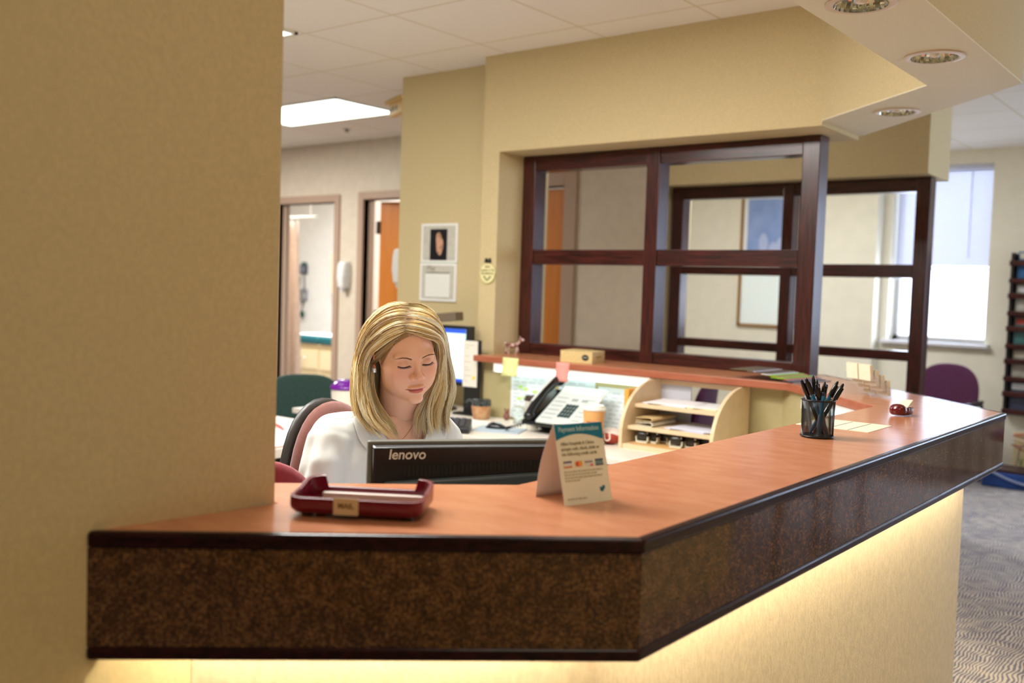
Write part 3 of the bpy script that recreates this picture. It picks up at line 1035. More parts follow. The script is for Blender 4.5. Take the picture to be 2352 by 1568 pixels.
MB().box(-0.97, 0.97, 0.0, 0.64, 0.64, 0.675).build('top_edge', mat('tan_edge', (190, 170, 130), 0.5), t, bevel=0.006)
for a, c in ((-0.98, -0.30), (-0.29, 0.97)):
    MB().box(a, c, -0.02, 0.66, 0.675, 0.775).build('cushion', mat('teal_vinyl', (22, 92, 100), 0.4), t, bevel=0.03, seg=4)
MB().box(-0.96, 0.96, 0.06, 0.58, 0.777, 0.783).build('paper_sheet', M_PAPER, t)
for a, c in ((-0.9, -0.32), (-0.28, 0.35), (0.39, 0.9)):
    d = MB().box(a, c, 0.0, 0.02, 0.36, 0.60).build('drawer', mat('cream_drawer', (228, 212, 170), 0.5), t, bevel=0.004)
    MB().tube([((a + c) / 2 - .06, 0, .50), ((a + c) / 2 - .06, -.025, .495), ((a + c) / 2 + .06, -.025, .495), ((a + c) / 2 + .06, 0, .50)], 0.006, 8).build('handle', M_CHROME, d, smooth=60)
YE = YB + 0.3
t = thing('blood_pressure_gauge', 'wall blood pressure unit with coiled tube in the exam room', 'medical gauge', (-11.55, YE, 1.63))
MB().box(-0.07, 0.07, -0.05, -0.001, -0.06, 0.08).build('dial_box', mat('dark_grey_box', (70, 74, 84), 0.4), t, bevel=0.01)
MB().cyl((0, -0.05, 0.01), (0, -0.056, 0.01), 0.05, seg=24).build('dial', mat('dial_face', (120, 124, 136), 0.3), t)
MB().box(-0.04, 0.04, -0.04, -0.001, 0.08, 0.115).build('clip', mat('teal_clip', (30, 90, 80), 0.4), t)
MB().box(-0.09, 0.09, -0.09, -0.001, -0.46, -0.28).build('cuff_basket', mat('grey_cuff', (100, 100, 108), 0.6, rgb2=(160, 158, 156), noise_scale=30), t, bevel=0.03, seg=3)
MB().tube([(0.05, -0.06, -0.06), (0.08, -0.07, -0.3), (0.06, -0.08, -0.55), (-0.02, -0.07, -0.66), (-0.07, -0.06, -0.45), (-0.05, -0.05, -0.1)], 0.009, 8).build('tube', mat('black_tube', (40, 44, 50), 0.4), t, smooth=60)
MB().ball((0.055, -0.08, -0.66), 0.035, 12, 8, (1, 1, 1.6)).build('bulb', mat('green_bulb', (24, 64, 54), 0.4), t, smooth=80)
t = thing('towel_dispenser', 'cream and white box on the exam room wall seen through the left doorway', 'dispenser', (-10.66, YE, 1.60))
MB().box(-0.12, 0.14, -0.16, -0.001, -0.30, 0.28).build('case', mat('cream_case', (236, 222, 190), 0.5), t, bevel=0.01)
MB().box(-0.05, 0.15, -0.165, -0.16, -0.29, 0.29).build('front_cover', M_WHITE, t, bevel=0.002)
# ------------------------------------------------------------------ things on the counter top
# letter tray
M_TRAY = mat('burgundy_tray_plastic', (110, 18, 36), 0.22, 0.5)
t = thing('letter_tray', 'burgundy plastic letter tray with a cream label at the front of the counter', 'letter tray', (-1.196, 1.110, ZT), atan2(0.116, 0.172))
w, d = 0.111, 0.068


def rrect(hw, hd, r, z, n=6):
    pts = []
    for cx_, cy_, a0 in ((hw - r, hd - r, 0), (-hw + r, hd - r, 90), (-hw + r, -hd + r, 180), (hw - r, -hd + r, 270)):
        for k in range(n + 1):
            a = radians(a0 + 90 * k / n)
            pts.append((cx_ + r * cos(a), cy_ + r * sin(a), z))
    return pts


b = MB()


def wall_z(x, y):
    # front low, sides rise to the back corners, notch open at the back
    f = min(1, max(0, (y + d) / (2 * d)))
    z = 0.033 + 0.004 * f + 0.008 * max(0, (f - 0.4) / 0.6)
    if y > d - 0.012 and abs(x) < w - 0.026:
        z = 0.026
    return z


rings = []
for hw, hd, r, z in ((w - .012, d - .012, .02, 0.006), (w - .006, d - .006, .022, 0.008), (w, d, .024, 0.018)):
    rings.append(rrect(hw, hd, r, z, 6))


def dense(ring):
    out = []
    n = len(ring)
    for i in range(n):
        p, q = Vector(ring[i]), Vector(ring[(i + 1) % n])
        m = max(1, int((q - p).length / 0.006))
        for k in range(m):
            out.append(tuple(p.lerp(q, k / m)))
    return out


base = dense(rrect(w, d, .024, 0.018, 6))


def shrink(ring, k, z=None):
    return [(p[0] * (1 - k / w), p[1] * (1 - k / d), (z if z is not None else p[2])) for p in ring]


topr = [(p[0], p[1], wall_z(p[0], p[1])) for p in base]
R = [shrink(base, .014, 0.005), shrink(base, .006, 0.007), shrink(base, .001, 0.013), base, topr,
     [(p[0] * (1 - .004 / w), p[1] * (1 - .004 / d), p[2] + 0.0012) for p in topr], [(p[0] * (1 - .007 / w), p[1] * (1 - .007 / d), p[2]) for p in topr],
     shrink(base, .008, 0.012), shrink(base, .013, 0.0085)]
b.loft(R)
b.build('tray_body', M_TRAY, t, smooth=50)
for x in (-1, 1):
    for y in (-1, 1):
        MB().cyl((x * (w - .028), y * (d - .028), 0.0), (x * (w - .028), y * (d - .028), 0.006), 0.010, seg=12).build('foot', M_BLACK, t)
MB().box(-w + .03, w - .014, d - .030, d - .018, 0.0085, 0.0205).build('white_strip', mat('white_strip', (232, 220, 212), 0.4), t, bevel=0.002)
lb = MB().box(-0.033, 0.008, -d - 0.0016, -d - 0.0002, 0.008, 0.036).build('label', mat('tan_label', (214, 190, 150), 0.5), t, bevel=0.0008)
text('label_lettering', 'MAIL', 0.012, mat('brown_ink', (120, 88, 44), 0.6), lb, frame_matrix((-0.0125, -d - 0.0017, 0.0195), (1, 0, 0), (0, 0, 1)), align='CENTER', bold=0.0003)

# payment tent sign
FL, FR, BL = Vector((-0.983, 1.393, ZT)), Vector((-0.952, 1.499, ZT)), Vector((-1.068, 1.406, ZT))
ux = (FR - FL)
W_ = ux.length
ux.normalize()
t = thing('tent_sign', 'folded payment information card with a teal header standing on the counter', 'sign', tuple(FL), atan2(ux.y, ux.x))
M_CARD = mat('cream_card', (244, 241, 222), 0.5, 0.35)
M_CARDW = mat('white_card_back', (226, 216, 212), 0.6)
D_ = 0.086
RD = Vector((0.0, D_ * 0.47, 0.139))       # ridge, local y goes back
up = RD.normalized()
th = 0.0008
nrm = Vector((0, -up.z, up.y))
b = MB()
H = RD.length
b.loft([[(x, -th * 0, 0), (x, th, 0), (x, RD.y + th, RD.z), (x, RD.y, RD.z)] for x in (0, W_)])
b.build('front_panel', M_CARD, t)
b = MB()
rows = []
for k in range(13):
    f = k / 12
    bow = 0.012 * sin(pi * f)
    rows.append([(x, RD.y + 0.001 + (D_ - RD.y) * (1 - f) + bow * 0.8, RD.z * f) for x in (0, W_ * .5, W_)])
MB().grid(rows).build('back_panel', M_CARDW, t, smooth=180, solid=0.0008)


def sgn(x, s, off=0.0006):
    return Vector((x, 0, 0)) + up * s + nrm * off


hd = MB()
pts = [(0.0, H), (0.0, H * 0.80)]
for k in range(21):
    f = k / 20
    pts.append((W_ * f, H * (0.80 + 0.075 * sin(pi * min(1, f * 1.06 + .0)) ** 0.9 - 0.012 * f)))
pts += [(W_, H)]
hd.loft([[tuple(sgn(x, s, 0.0002)) for x, s in pts], [tuple(sgn(x, s, 0.0006)) for x, s in pts]])
hd.build('header', mat('teal_header', (0, 122, 158), 0.5), t)
TM = lambda x, s, off=0.0007: frame_matrix(sgn(x, s, off), (1, 0, 0), up)
text('title', 'Payment Information', 0.0125, mat('title_pale', (190, 222, 226), 0.5), t, TM(W_ * 0.07, H * 0.905), width=W_ * 0.84, bold=0.00015)
M_INK = mat('olive_ink', (178, 172, 144), 0.6)
for i, (s, wd) in enumerate((('Allina Hospitals & Clinics', .70), ('accepts cash, check, debit or', .80), ('the following credit cards:', .74))):
    text('text_line', s, 0.0085, M_INK, t, TM(W_ * 0.08, H * (0.735 - 0.065 * i)), width=W_ * wd)
b = MB()
for s, wd in ((0.395, .80), (.358, .68), (.321, .78), (.284, .30), (.06, .40)):
    if s == .06:
        b.build('small_print', mat('pale_ink', (196, 190, 164), 0.6), t)
        b = MB()
    x = 0.08
    rnd = random.Random(int(s * 1000))
    while x < 0.08 + wd:
        l = rnd.uniform(.03, .09)
        b.loft([[tuple(sgn(W_ * q, H * s + dz, 0.0007)) for q, dz in ((x, 0), (min(x + l, .08 + wd), 0), (min(x + l, .08 + wd), .0028), (x, .0028))], [tuple(sgn(W_ * q, H * s + dz, 0.0002)) for q, dz in ((x, 0), (min(x + l, .08 + wd), 0), (min(x + l, .08 + wd), .0028), (x, .0028))]])
        x += l + 0.018
b.build('footer_print', mat('pale_ink', (196, 190, 164), 0.6), t)


def patch(name, x0, x1, s0, s1, m, off=0.0008, par=None):
    q = [(x0, s0), (x1, s0), (x1, s1), (x0, s1)]
    return MB().loft([[tuple(sgn(W_ * x, H * s, 0.0003)) for x, s in q], [tuple(sgn(W_ * x, H * s, off)) for x, s in q]]).build(name, m, par or t)


cw = mat('card_white', (232, 230, 228), 0.5)
for i, x0 in enumerate((0.09, 0.32, 0.53, 0.75)):
    p = patch('card_logo', x0, x0 + 0.165, 0.455, 0.535, [cw, mat('card_cream', (236, 216, 180), 0.5), cw, mat('card_slate', (120, 148, 152), 0.5)][i])
    if i == 0:
        patch('card_band', x0, x0 + 0.165, 0.515, 0.535, mat('card_violet', (70, 52, 110), 0.5), 0.0012, p)
        patch('card_band', x0, x0 + 0.165, 0.455, 0.475, mat('card_orange', (232, 140, 80), 0.5), 0.0012, p)
    if i == 1:
        for dx, m in ((0.055, mat('card_red', (226, 60, 50), 0.5)), (0.105, mat('card_amber', (240, 160, 60), 0.5))):
            c = [(W_ * (x0 + dx) + 0.0046 * cos(a), H * 0.495 + 0.0046 * sin(a)) for a in [2 * pi * k / 20 for k in range(20)]]
            MB().loft([[tuple(sgn(x, s, 0.0006)) for x, s in c], [tuple(sgn(x, s, 0.0011 + dx * .002)) for x, s in c]]).build('card_disc', m, p)
    if i == 2:
        patch('card_band', x0, x0 + 0.16, 0.500, 0.517, mat('card_grey', (150, 120, 116), 0.5), 0.0012, p)
        patch('card_band', x0 + .11, x0 + 0.165, 0.455, 0.478, mat('card_coral', (236, 90, 90), 0.5), 0.0012, p)
    if i == 3:
        patch('card_band', x0, x0 + 0.165, 0.518, 0.535, mat('card_violet', (70, 52, 110), 0.5), 0.0012, p)
        patch('card_band', x0, x0 + 0.165, 0.455, 0.468, mat('card_violet', (70, 52, 110), 0.5), 0.0012, p)
b = MB()
for (x, s, r) in ((0.80, .150, .0030), (0.85, .175, .0032), (0.83, .140, .0018), (.79, .172, .0018)):
    c = [(W_ * x + r * cos(a), H * s + r * 1.2 * sin(a)) for a in [2 * pi * k / 14 for k in range(14)]]
    b.loft([[tuple(sgn(p_, q_, 0.0002)) for p_, q_ in c], [tuple(sgn(p_, q_, 0.0008)) for p_, q_ in c]])
b.build('emblem', mat('teal_emblem', (30, 110, 140), 0.5), t)

# pen cup with pens
CUP = Vector((-1.003, 2.612, ZT))
t = thing('pen_cup', 'black wire mesh cup full of pens on the counter', 'pen cup', tuple(CUP))
R0, HC = 0.0445, 0.103
M_MESH = mat('black_wire', (14, 14, 16), 0.3, 0.6)
b = MB()
N = 76
rows_n = 40


def cup_r(f):
    return R0 * (0.955 + 0.045 * f)


for dirn in (1, -1):
    for k in range(N):
        path = []
        for i in range(15):
            f = i / 14
            a = 2 * pi * (k / N + dirn * f * 0.36)
            r = cup_r(f)
            path.append((r * cos(a), r * sin(a), 0.006 + f * (HC - 0.008)))
        b.tube(path, 0.00048, 4, False)
b.build('mesh_wall', M_MESH, t)
for rr, z, q, nm in ((R0, HC, 0.0022, 'rim'), (R0 * .965, 0.004, 0.0028, 'base_ring')):
    b = MB()
    rings = [[((rr + q * cos(c)) * cos(a), (rr + q * cos(c)) * sin(a), z + q * sin(c)) for c in [2 * pi * j / 8 for j in range(8)]] for a in [2 * pi * i / 48 for i in range(49)]]
    b.loft(rings, False, False)
    b.build(nm, M_BLACK, t, smooth=80)
MB().cyl((0, 0, 0.002), (0, 0, 0.004), R0 * .95, seg=40).build('bottom', M_BLACK, t)

M_CLEAR = mat('clear_pen_barrel', (226, 232, 240), 0.08, 0.6, trans=0.55, ior=1.2)
M_INKB = mat('blue_pen_barrel', (40, 132, 178), 0.25, 0.5)
M_CAPK = mat('black_pen_cap', (10, 10, 13), 0.18, 0.6)


def pen(base, tip, kind, label):
    """base/tip given from the cup centre; tip is the visible top"""
    bse, tp = CUP + Vector(base), CUP + Vector(tip)
    d = (tp - bse)
    L = d.length
    q = Vector((0, 0, 1)).rotation_difference(d.normalized())
    t = thing('pen', label, 'pen', tuple(bse), group=None)
    t.rotation_mode = 'QUATERNION'
    t.rotation_quaternion = q
    body = {'clear': M_CLEAR, 'blue': M_INKB, 'black': M_BLACK}[kind.split('_')[0]]
    capped = kind.endswith('cap')
    Lb = L - (0.045 if capped else 0.008)
    MB().lathe([(0.0014, 0), (0.0046, 0.014), (0.0052, 0.022), (0.0052, Lb)], seg=10).build('barrel', body, t, smooth=50)
    if capped:
        c = MB().lathe([(0.0066, Lb - 0.002), (0.0068, Lb + 0.012), (0.0060, L - 0.018), (0.0038, L - 0.003), (0.0014, L)], seg=12).build('cap', M_CAPK, t, smooth=60)
        MB().box(0.0060, 0.0084, -0.0022, 0.0022, Lb - 0.004, L - 0.012).build('clip', M_CAPK, c, bevel=0.0008)
    else:
        MB().lathe([(0.0053, L - 0.010), (0.0051, L - 0.002), (0.0030, L)], seg=10).build('end_plug', mat('dark_plug', (30, 34, 70), 0.3), t, smooth=50)
    return t


# right = along the view to the right, away = along the view
RV = Vector((0.779, 0.626, 0)).normalized()
AV = Vector((-0.624, 0.780, 0)).normalized()


def pv(r, a, z):
    return RV * r + AV * a + Vector((0, 0, z))


pens = [((0.018, 0.0, 0.006), (-0.052, -0.004, 0.158), 'black_cap', 'black capped pen leaning furthest left in the mesh cup'),
        ((0.026, -0.008, 0.006), (-0.044, -0.020, 0.163), 'blue_cap', 'blue barrelled pen with a black cap leaning left in the mesh cup'),
        ((0.010, 0.018, 0.006), (-0.010, 0.028, 0.168), 'clear_cap', 'capped pen standing tallest at the back of the mesh cup'),
        ((0.022, -0.012, 0.006), (-0.017, -0.026, 0.150), 'clear_cap', 'clear pen with a black cap left of the middle of the mesh cup'),
        ((0.008, 0.010, 0.006), (-0.003, 0.016, 0.158), 'clear_cap', 'dark capped pen just right of the tallest pen in the mesh cup'),
        ((-0.004, -0.014, 0.006), (0.010, -0.014, 0.155), 'clear_cap', 'upright clear pen with a black cap in the middle of the mesh cup'),
        ((0.004, 0.0, 0.006), (0.021, 0.006, 0.146), 'clear', 'uncapped clear pen right of the middle of the mesh cup'),
        ((0.030, -0.006, 0.006), (-0.024, 0.004, 0.133), 'clear', 'uncapped clear pen with a blue plug among the left pens of the cup'),
        ((0.000, -0.022, 0.006), (0.003, -0.028, 0.127), 'blue', 'short uncapped blue pen at the front of the mesh cup'),
        ((-0.020, 0.004, 0.006), (0.054, 0.010, 0.155), 'blue_cap', 'blue pen with a black cap leaning right in the mesh cup'),
        ((-0.016, -0.012, 0.006), (0.064, -0.006, 0.150), 'black_cap', 'black pen leaning furthest right in the mesh cup'),
        ((-0.010, 0.020, 0.006), (-0.030, 0.020, 0.126), 'clear', 'low clear pen at the back left of the mesh cup')]
for p, q, k, l in pens:
    pen(pv(*p), pv(*q), k, l)

# sheet with ruled boxes
t = thing('sign_in_sheet', 'cream sheet with black ruled columns lying beside the pen cup', 'paper', (-1.045, 2.925, ZT))
MB().box(-0.105, 0.112, -0.105, 0.108, 0, 0.0012).build('sheet', M_CREAMP, t)
b = MB()
for x in (0.052, -0.004, -0.060):
    b.box(x - 0.0014, x + 0.0014, -0.104, 0.096, 0.0012, 0.0016)
b.build('ruled_lines', mat('black_ink', (30, 30, 32), 0.5), t)

# burgundy note dispenser
t = thing('note_dispenser', 'glossy burgundy oval note dispenser with cream slips on the far counter', 'dispenser', (-1.000, 3.350, ZT), radians(72))
M_BURGP = mat('glossy_burgundy_plastic', (96, 10, 18), 0.08, 0.6, coat=0.5)
b = MB()
rings = []
n = 28


def oval(a, c, z, y0=0):
    return [(a * math.copysign(abs(cos(q)) ** .75, cos(q)), y0 + c * math.copysign(abs(sin(q)) ** .75, sin(q)), z) for q in [2 * pi * i / n for i in range(n)]]


# shell: closed hump in front (towards camera), open bowl behind
b.loft([oval(.030, .018, 0.002, -0.0), oval(.040, .024, 0.006), oval(.044, .027, 0.018), oval(.042, .026, 0.026), oval(.038, .022, 0.022), oval(.034, .018, 0.010), oval(.02, .01, 0.008)])
b.T = Matrix.Rotation(radians(0), 4, 'Z')
b.build('bowl', M_BURGP, t, smooth=70)
b = MB()
b.loft([[( -0.022 + 0.024 * sx * cos(q), 0.0 + 0.029 * sx * sin(q), z) for q in [2 * pi * i / n for i in range(n)]] for z, sx in ((0.003, .75), (0.010, .97), (0.020, 1.02), (0.030, .90), (0.037, .62), (0.040, .2), (0.0402, 0.01))])
b.build('cover', M_BURGP, t, smooth=80)
for k in range(4):
    b = MB()
    b.T = Matrix.Translation((0.004 + .002 * k, 0, 0.024 + 0.002 * k)) @ Matrix.Rotation(radians(-24 - 2 * k), 4, 'Y') @ Matrix.Rotation(radians(3 * k), 4, 'Z')
    b.box(-0.030, 0.030, -0.020, 0.020, 0.006, 0.0068)
    b.build('note_slip', M_CREAMP, t)

# business card holder on the corner
t = thing('card_holder', 'clear acrylic tiered holder full of cream business cards on the counter corner', 'card holder', (-1.272, 3.965, ZT), radians(143))
M_ACR = mat('clear_acrylic', (245, 248, 252), 0.04, 0.6, alpha=0.16)
# local x runs along the front, local y backwards; tiers step up to the back left
for s in (-0.085, 0.085):
    poly = [(s - .0012, 0.0), (s + .0012, 0.0)]
    b = MB()
    pr = [(-0.005, 0.0), (0.105, 0.0), (0.105, 0.088), (0.085, 0.088), (0.055, 0.070), (0.03, 0.048), (0.0, 0.036)]
    b.loft([[(s - .0012, y, z) for y, z in pr], [(s + .0012, y, z) for y, z in pr]])
    b.build('side_panel', M_ACR, t)
b = MB()
for k in range(4):
    y, z = 0.004 + 0.027 * k, 0.026 + 0.020 * k
    b.box(-0.085, 0.085, y, y + 0.002, z - 0.022 if k else 0.0, z + 0.016)
    b.box(-0.085, 0.085, y, y + 0.027, z - 0.022, z - 0.020)
b.build('tiers', M_ACR, t)
for k in range(4):
    for c in (-1, 1):
        y, z = 0.008 + 0.027 * k, 0.008 + 0.020 * k
        b = MB()
        b.T = Matrix.Translation((0.042 * c, y, z)) @ Matrix.Rotation(radians(-6), 4, 'X')
        b.box(-0.038, 0.038, 0, 0.014, 0, 0.062)
        b.build('card_stack', M_CREAMP, t, bevel=0.0005)

# ------------------------------------------------------------------ on the rear ledge
# fawn figurine
t = thing('animal_figurine', 'small brown and white spindly animal figurine at the left end of the ledge', 'figurine', (-3.535, 4.43, ZT), radians(35))
t.scale = (.84, .84, .84)
M_FAWN = mat('brown_white_figurine', (118, 62, 50), 0.5, rgb2=(226, 200, 190), noise_scale=42, lo=.46, hi=.54)
b = MB()
b.loft([[(x, r * cos(q) * .8, z + r * sin(q)) for q in [2 * pi * i / 12 for i in range(12)]] for x, z, r in ((-0.048, .062, .004), (-0.044, .062, .014), (-0.02, .060, .017), (0.012, .062, .015), (0.03, .068, .013), (0.036, .072, .004))])
b.tube([(0.026, 0, .070), (0.040, 0, .084), (0.048, 0, .094)], [.011, .010, .009], 10)
b.ball((0.058, 0, .100), .013, 12, 8, (1.5, .8, .9))
b.build('body', M_FAWN, t, smooth=70)
for x, y, dx in ((-.040, .009, -.012), (-.036, -.009, .006), (.024, .009, -.004), (.026, -.009, .016)):
    MB().tube([(x, y, .055), (x + dx * .6, y, .030), (x + dx, y * 1.3, 0.003)], [.007, .0045, .005], 8).build('leg', M_FAWN, t, smooth=60)
for s in (-1, 1):
    MB().tube([(.050, .006 * s, .106), (.046, .018 * s, .120), (.044, .021 * s, .128)], [.004, .005, .001], 8, flat=.5).build('ear', M_FAWN, t, smooth=60)
MB().tube([(-.046, 0, .066), (-.058, 0, .078), (-.060, 0, .090)], [.004, .006, .002], 8).build('tail', M_FAWN, t, smooth=60)
# tea box
t = thing('cardboard_box', 'small cream cardboard box with a black oval mark on the ledge', 'box', (-2.955, 4.315, ZT), radians(11))
M_BOXC = mat('cream_cardboard', (226, 202, 142), 0.6, noise_amt=0.08, noise_scale=120)
MB().box(-0.10, 0.085, -0.085, 0.085, 0, 0.062).build('carton', M_BOXC, t, bevel=0.0015)
b = MB().box(-0.101, 0.02, -0.086, 0.086, 0.062, 0.0635)
b.build('lid_flap', M_BOXC, t)
f = MB().loft([[(0.045 + .020 * cos(a), -0.0853, 0.030 + .016 * sin(a)) for a in [2 * pi * k / 24 for k in range(24)]], [(0.045 + .020 * cos(a), -0.0862, 0.030 + .016 * sin(a)) for a in [2 * pi * k / 24 for k in range(24)]]]).build('oval_mark', mat('black_mark', (24, 28, 26), 0.5), t)
MB().box(0.033, 0.057, -0.0867, -0.0862, 0.029, 0.033).build('mark_line', mat('mark_white', (190, 190, 180), 0.5), f)
MB().box(0.0850, 0.0856, -0.035, 0.04, 0.028, 0.036).build('side_print', mat('box_print', (170, 146, 86), 0.6), t)
# sticky notes hanging on the ledge edge
for nm, x0, x1, col, lab in (('yellow', -3.385, -3.275, (234, 236, 164), 'pale yellow sticky note hanging over the ledge edge and task light'),
                             ('pink', -3.02, -2.935, (240, 160, 150), 'pink sticky note hanging over the ledge edge and task light')):
    rows = []
    for k in range(7):
        f = k / 6
        rows.append([(x, 4.1555 - 0.001 - 0.012 * f * f - 0.003 * sin(3 * i), 1.072 - 0.10 * f) for i, x in enumerate((x0, (x0 + x1) / 2, x1))])
    o = MB().grid(rows).build('sticky_note', mat(nm + '_note_paper', col, 0.7), smooth=180, solid=0.0005)
    tag(o, lab, 'sticky note')
# brochures fanned on the ledge
M_COLS = [(96, 82, 56), (188, 178, 190), (92, 80, 58), (206, 200, 206), (134, 190, 34), (206, 128, 84), (134, 190, 34), (200, 120, 84), (150, 120, 130), (84, 80, 84), (120, 112, 118)]
LAB = ['brown', 'lilac edged', 'dark olive', 'white edged', 'bright green', 'orange', 'second bright green', 'terracotta', 'mauve striped', 'charcoal', 'grey']
x = -2.03
wds = [.085, .012, .060, .016, .024, .010, .032, .014, .012, .018, .022]
for i, (c, wd) in enumerate(zip(M_COLS, wds)):
    x1 = x + wd
    tt = tag(MB().box(-0.0, wd + 0.03, -0.03, 0.24, 0, 0.0038).build('brochure', mat('brochure_%d_%d_%d' % c, c, 0.4)), 'thin %s brochure in the overlapping fan on the ledge' % LAB[i], 'brochure')
    tt['group'] = 'brochures fanned out on the ledge'
    tt.location = (x, 4.20 + 0.004 * (i % 3), ZT + 0.0004 + 0.0024 * (i if i < 6 else 6 - (i - 6)) * 1.0)
    tt.rotation_euler = (0, 0, radians(-2 - i))
    tt.location.z = ZT + 0.0004 + 0.0039 * (10 - i)
    x = x1
for k, (c, dx, dy, rz, lab) in enumerate((((206, 216, 232), 0, 0, -12, 'bottom pale blue leaflet of the pile beside the divider post'), ((60, 120, 130), .02, .03, 10, 'teal leaflet in the middle of the pile beside the divider post'),
                                          ((236, 232, 214), .03, .05, -4, 'cream leaflet near the top of the pile beside the divider post'), ((236, 186, 40), .075, .08, 22, 'yellow leaflet on top of the pile beside the divider post'))):
    o = tag(MB().box(-0.06 + .02 * k, 0.075 - .02 * k, -0.06 + .02 * k, 0.10 - .03 * k, 0, 0.004).build('leaflet', mat('leaflet_%d_%d_%d' % c, c, 0.5)), lab, 'leaflet', 'leaflets piled by the divider post')
    o.location = (-1.80 + dx * .6, 4.30 + dy, ZT + 0.0005 + 0.0045 * k)
    o.rotation_euler = (0, 0, radians(rz))
# ------------------------------------------------------------------ front monitor (seen from behind)
p0, p1 = Vector((-1.539, 1.437, 0)), Vector((-1.218, 1.862, 0))
d = (p1 - p0)
MW = d.length
t = thing('desktop_monitor', 'black flat monitor seen from behind with a pale brand name, in front of the woman', 'monitor', ((p0.x + p1.x) / 2, (p0.y + p1.y) / 2, ZD), atan2(d.y, d.x))
w = MW / 2
Z0, Z1 = 0.090, 0.393
M_MONB = mat('blue_black_monitor_back', (22, 25, 30), 0.24, 0.6)
M_MONF = mat('grey_bezel_edge', (104, 106, 100), 0.35, 0.5)
b = MB()
b.box(-w, w, -0.004, 0.022, Z0, Z1)
b.build('bezel', M_MONF, t, bevel=0.005, seg=3)
b = MB()
rings = []
for y, s in ((-0.004, 0.007), (-0.012, 0.009), (-0.024, 0.012)):
    rings.append([(-w + s, y, Z0 + s), (w - s, y, Z0 + s), (w - s, y, Z1 - s), (-w + s, y, Z1 - s)])
b.loft(rings)
back = b.build('back_cover', M_MONB, t, bevel=0.004, seg=3)
b = MB()
b.loft([[(-w + .03, -0.024, Z0 + .06), (w - .03, -0.024, Z0 + .06), (w - .03, -0.024, Z1 - .060), (-w + .03, -0.024, Z1 - .082)],
        [(-w + .035, -0.034, Z0 + .07), (w - .035, -0.034, Z0 + .07), (w - .035, -0.034, Z1 - .066), (-w + .035, -0.034, Z1 - .088)]])
b.build('lower_cover', mat('slate_monitor_cover', (58, 74, 84), 0.3, 0.5), t, bevel=0.006, seg=3)
b = MB()
for k in range(40):
    x = -w + 0.075 + k * (2 * w - 0.17) / 40
    b.box(x, x + 0.0075, -0.0255, -0.0235, Z1 - .076 + .020 * k / 39, Z1 - .050 + .010 * k / 39)
b.build('vent_grille', mat('vent_black', (8, 8, 9), 0.6), back)
for x in (-0.11, 0.02, 0.12):
    MB().cyl((x, -0.034, Z1 - .098), (x, -0.037, Z1 - .098), 0.006, seg=14).build('screw', mat('screw_dark', (50, 60, 66), 0.3, metal=.8), back)
b = MB()
for i in range(3):
    for j in range(2):
        b.box(-w + .035 + .012 * i, -w + .043 + .012 * i, -0.0262 - .001, -0.024, Z1 - .125 + .014 * j, Z1 - .115 + .014 * j)
b.build('port_labels', mat('port_label', (170, 200, 214), 0.4), back)
text('brand_lettering', 'lenovo', 0.030, mat('brand_silver', (214, 206, 200), 0.3), t, frame_matrix((-w + 0.042, -0.0245, Z1 - 0.036), (1, 0, 0), (0, 0, 1)), shear=0.12, bold=0.0006, width=0.080)
MB().box(-w + .012, w - .012, 0.0215, 0.0235, Z0 + .014, Z1 - .012).build('screen', mat('monitor_glow', (150, 175, 210), 0.2, emit=(190, 215, 255), estr=0.8), t)
MB().box(-0.035, 0.035, -0.05, -0.02, 0.012, Z0 + .10).build('stand_neck', M_BLACK, t, bevel=0.004)
MB().prism([(-.12, -.10), (.12, -.10), (.12, .09), (-.12, .09)], 0, 0.014).build('stand_base', M_BLACK, t, bevel=0.005)

# ------------------------------------------------------------------ rear desk
# second monitor, lit screen, with document clip and box on top
t = thing('computer_screen', 'lit computer monitor with a pale blue page at the far end of the rear desk', 'monitor', (-3.97, 4.22, ZD), radians(6))
MB().box(-0.27, 0.262, -0.012, 0.05, 0.155, 0.505).build('bezel', mat('black_bezel', (28, 32, 34), 0.35), t, bevel=0.006)
sc = MB().box(-0.25, 0.240, -0.0145, -0.012, 0.178, 0.487).build('screen', mat('pale_blue_screen', (200, 222, 250), 0.3, emit=(196, 222, 255), estr=0.72), t)
MB().box(-0.25, 0.240, -0.0155, -0.0145, 0.462, 0.487).build('title_bar', mat('blue_title_bar', (50, 90, 200), 0.3, emit=(50, 90, 210), estr=0.5), sc)
MB().box(-0.25, 0.240, -0.0155, -0.0145, 0.442, 0.450).build('green_row', mat('green_row', (190, 230, 120), 0.3, emit=(190, 236, 120), estr=0.9), sc)
MB().box(-0.25, 0.240, -0.0155, -0.0145, 0.178, 0.196).build('task_bar', mat('blue_task_bar', (40, 76, 190), 0.3, emit=(40, 80, 200), estr=0.5), sc)
b = MB()
rnd = random.Random(3)
for k in range(16):
    z = 0.425 - 0.0145 * k
    b.box(-0.24, -0.24 + rnd.uniform(.2, .46), -0.0153, -0.0145, z, z + 0.004)
b.build('text_rows', mat('screen_text', (160, 190, 240), 0.3, emit=(150, 184, 240), estr=0.9), sc)
MB().box(-0.06, 0.06, 0.02, 0.06, 0.012, 0.20).build('stand_neck', M_BLACK, t, bevel=0.006)
MB().lathe([(0.13, 0.0), (0.13, 0.008), (0.06, 0.016)], (0, 0.03, 0)).build('stand_base', M_BLACK, t, smooth=40)
cl = thing('document_clip', 'tall white paper strip with a yellow mark clipped beside the lit screen', 'document holder', (-3.655, 4.205, ZD), radians(6))
MB().box(-0.055, 0.055, 0.006, 0.016, 0.0, 0.43).build('shadow_backboard', mat('clip_black', (26, 26, 26), 0.5), cl)  # black board; its margin right of the paper draws the paper's shadow
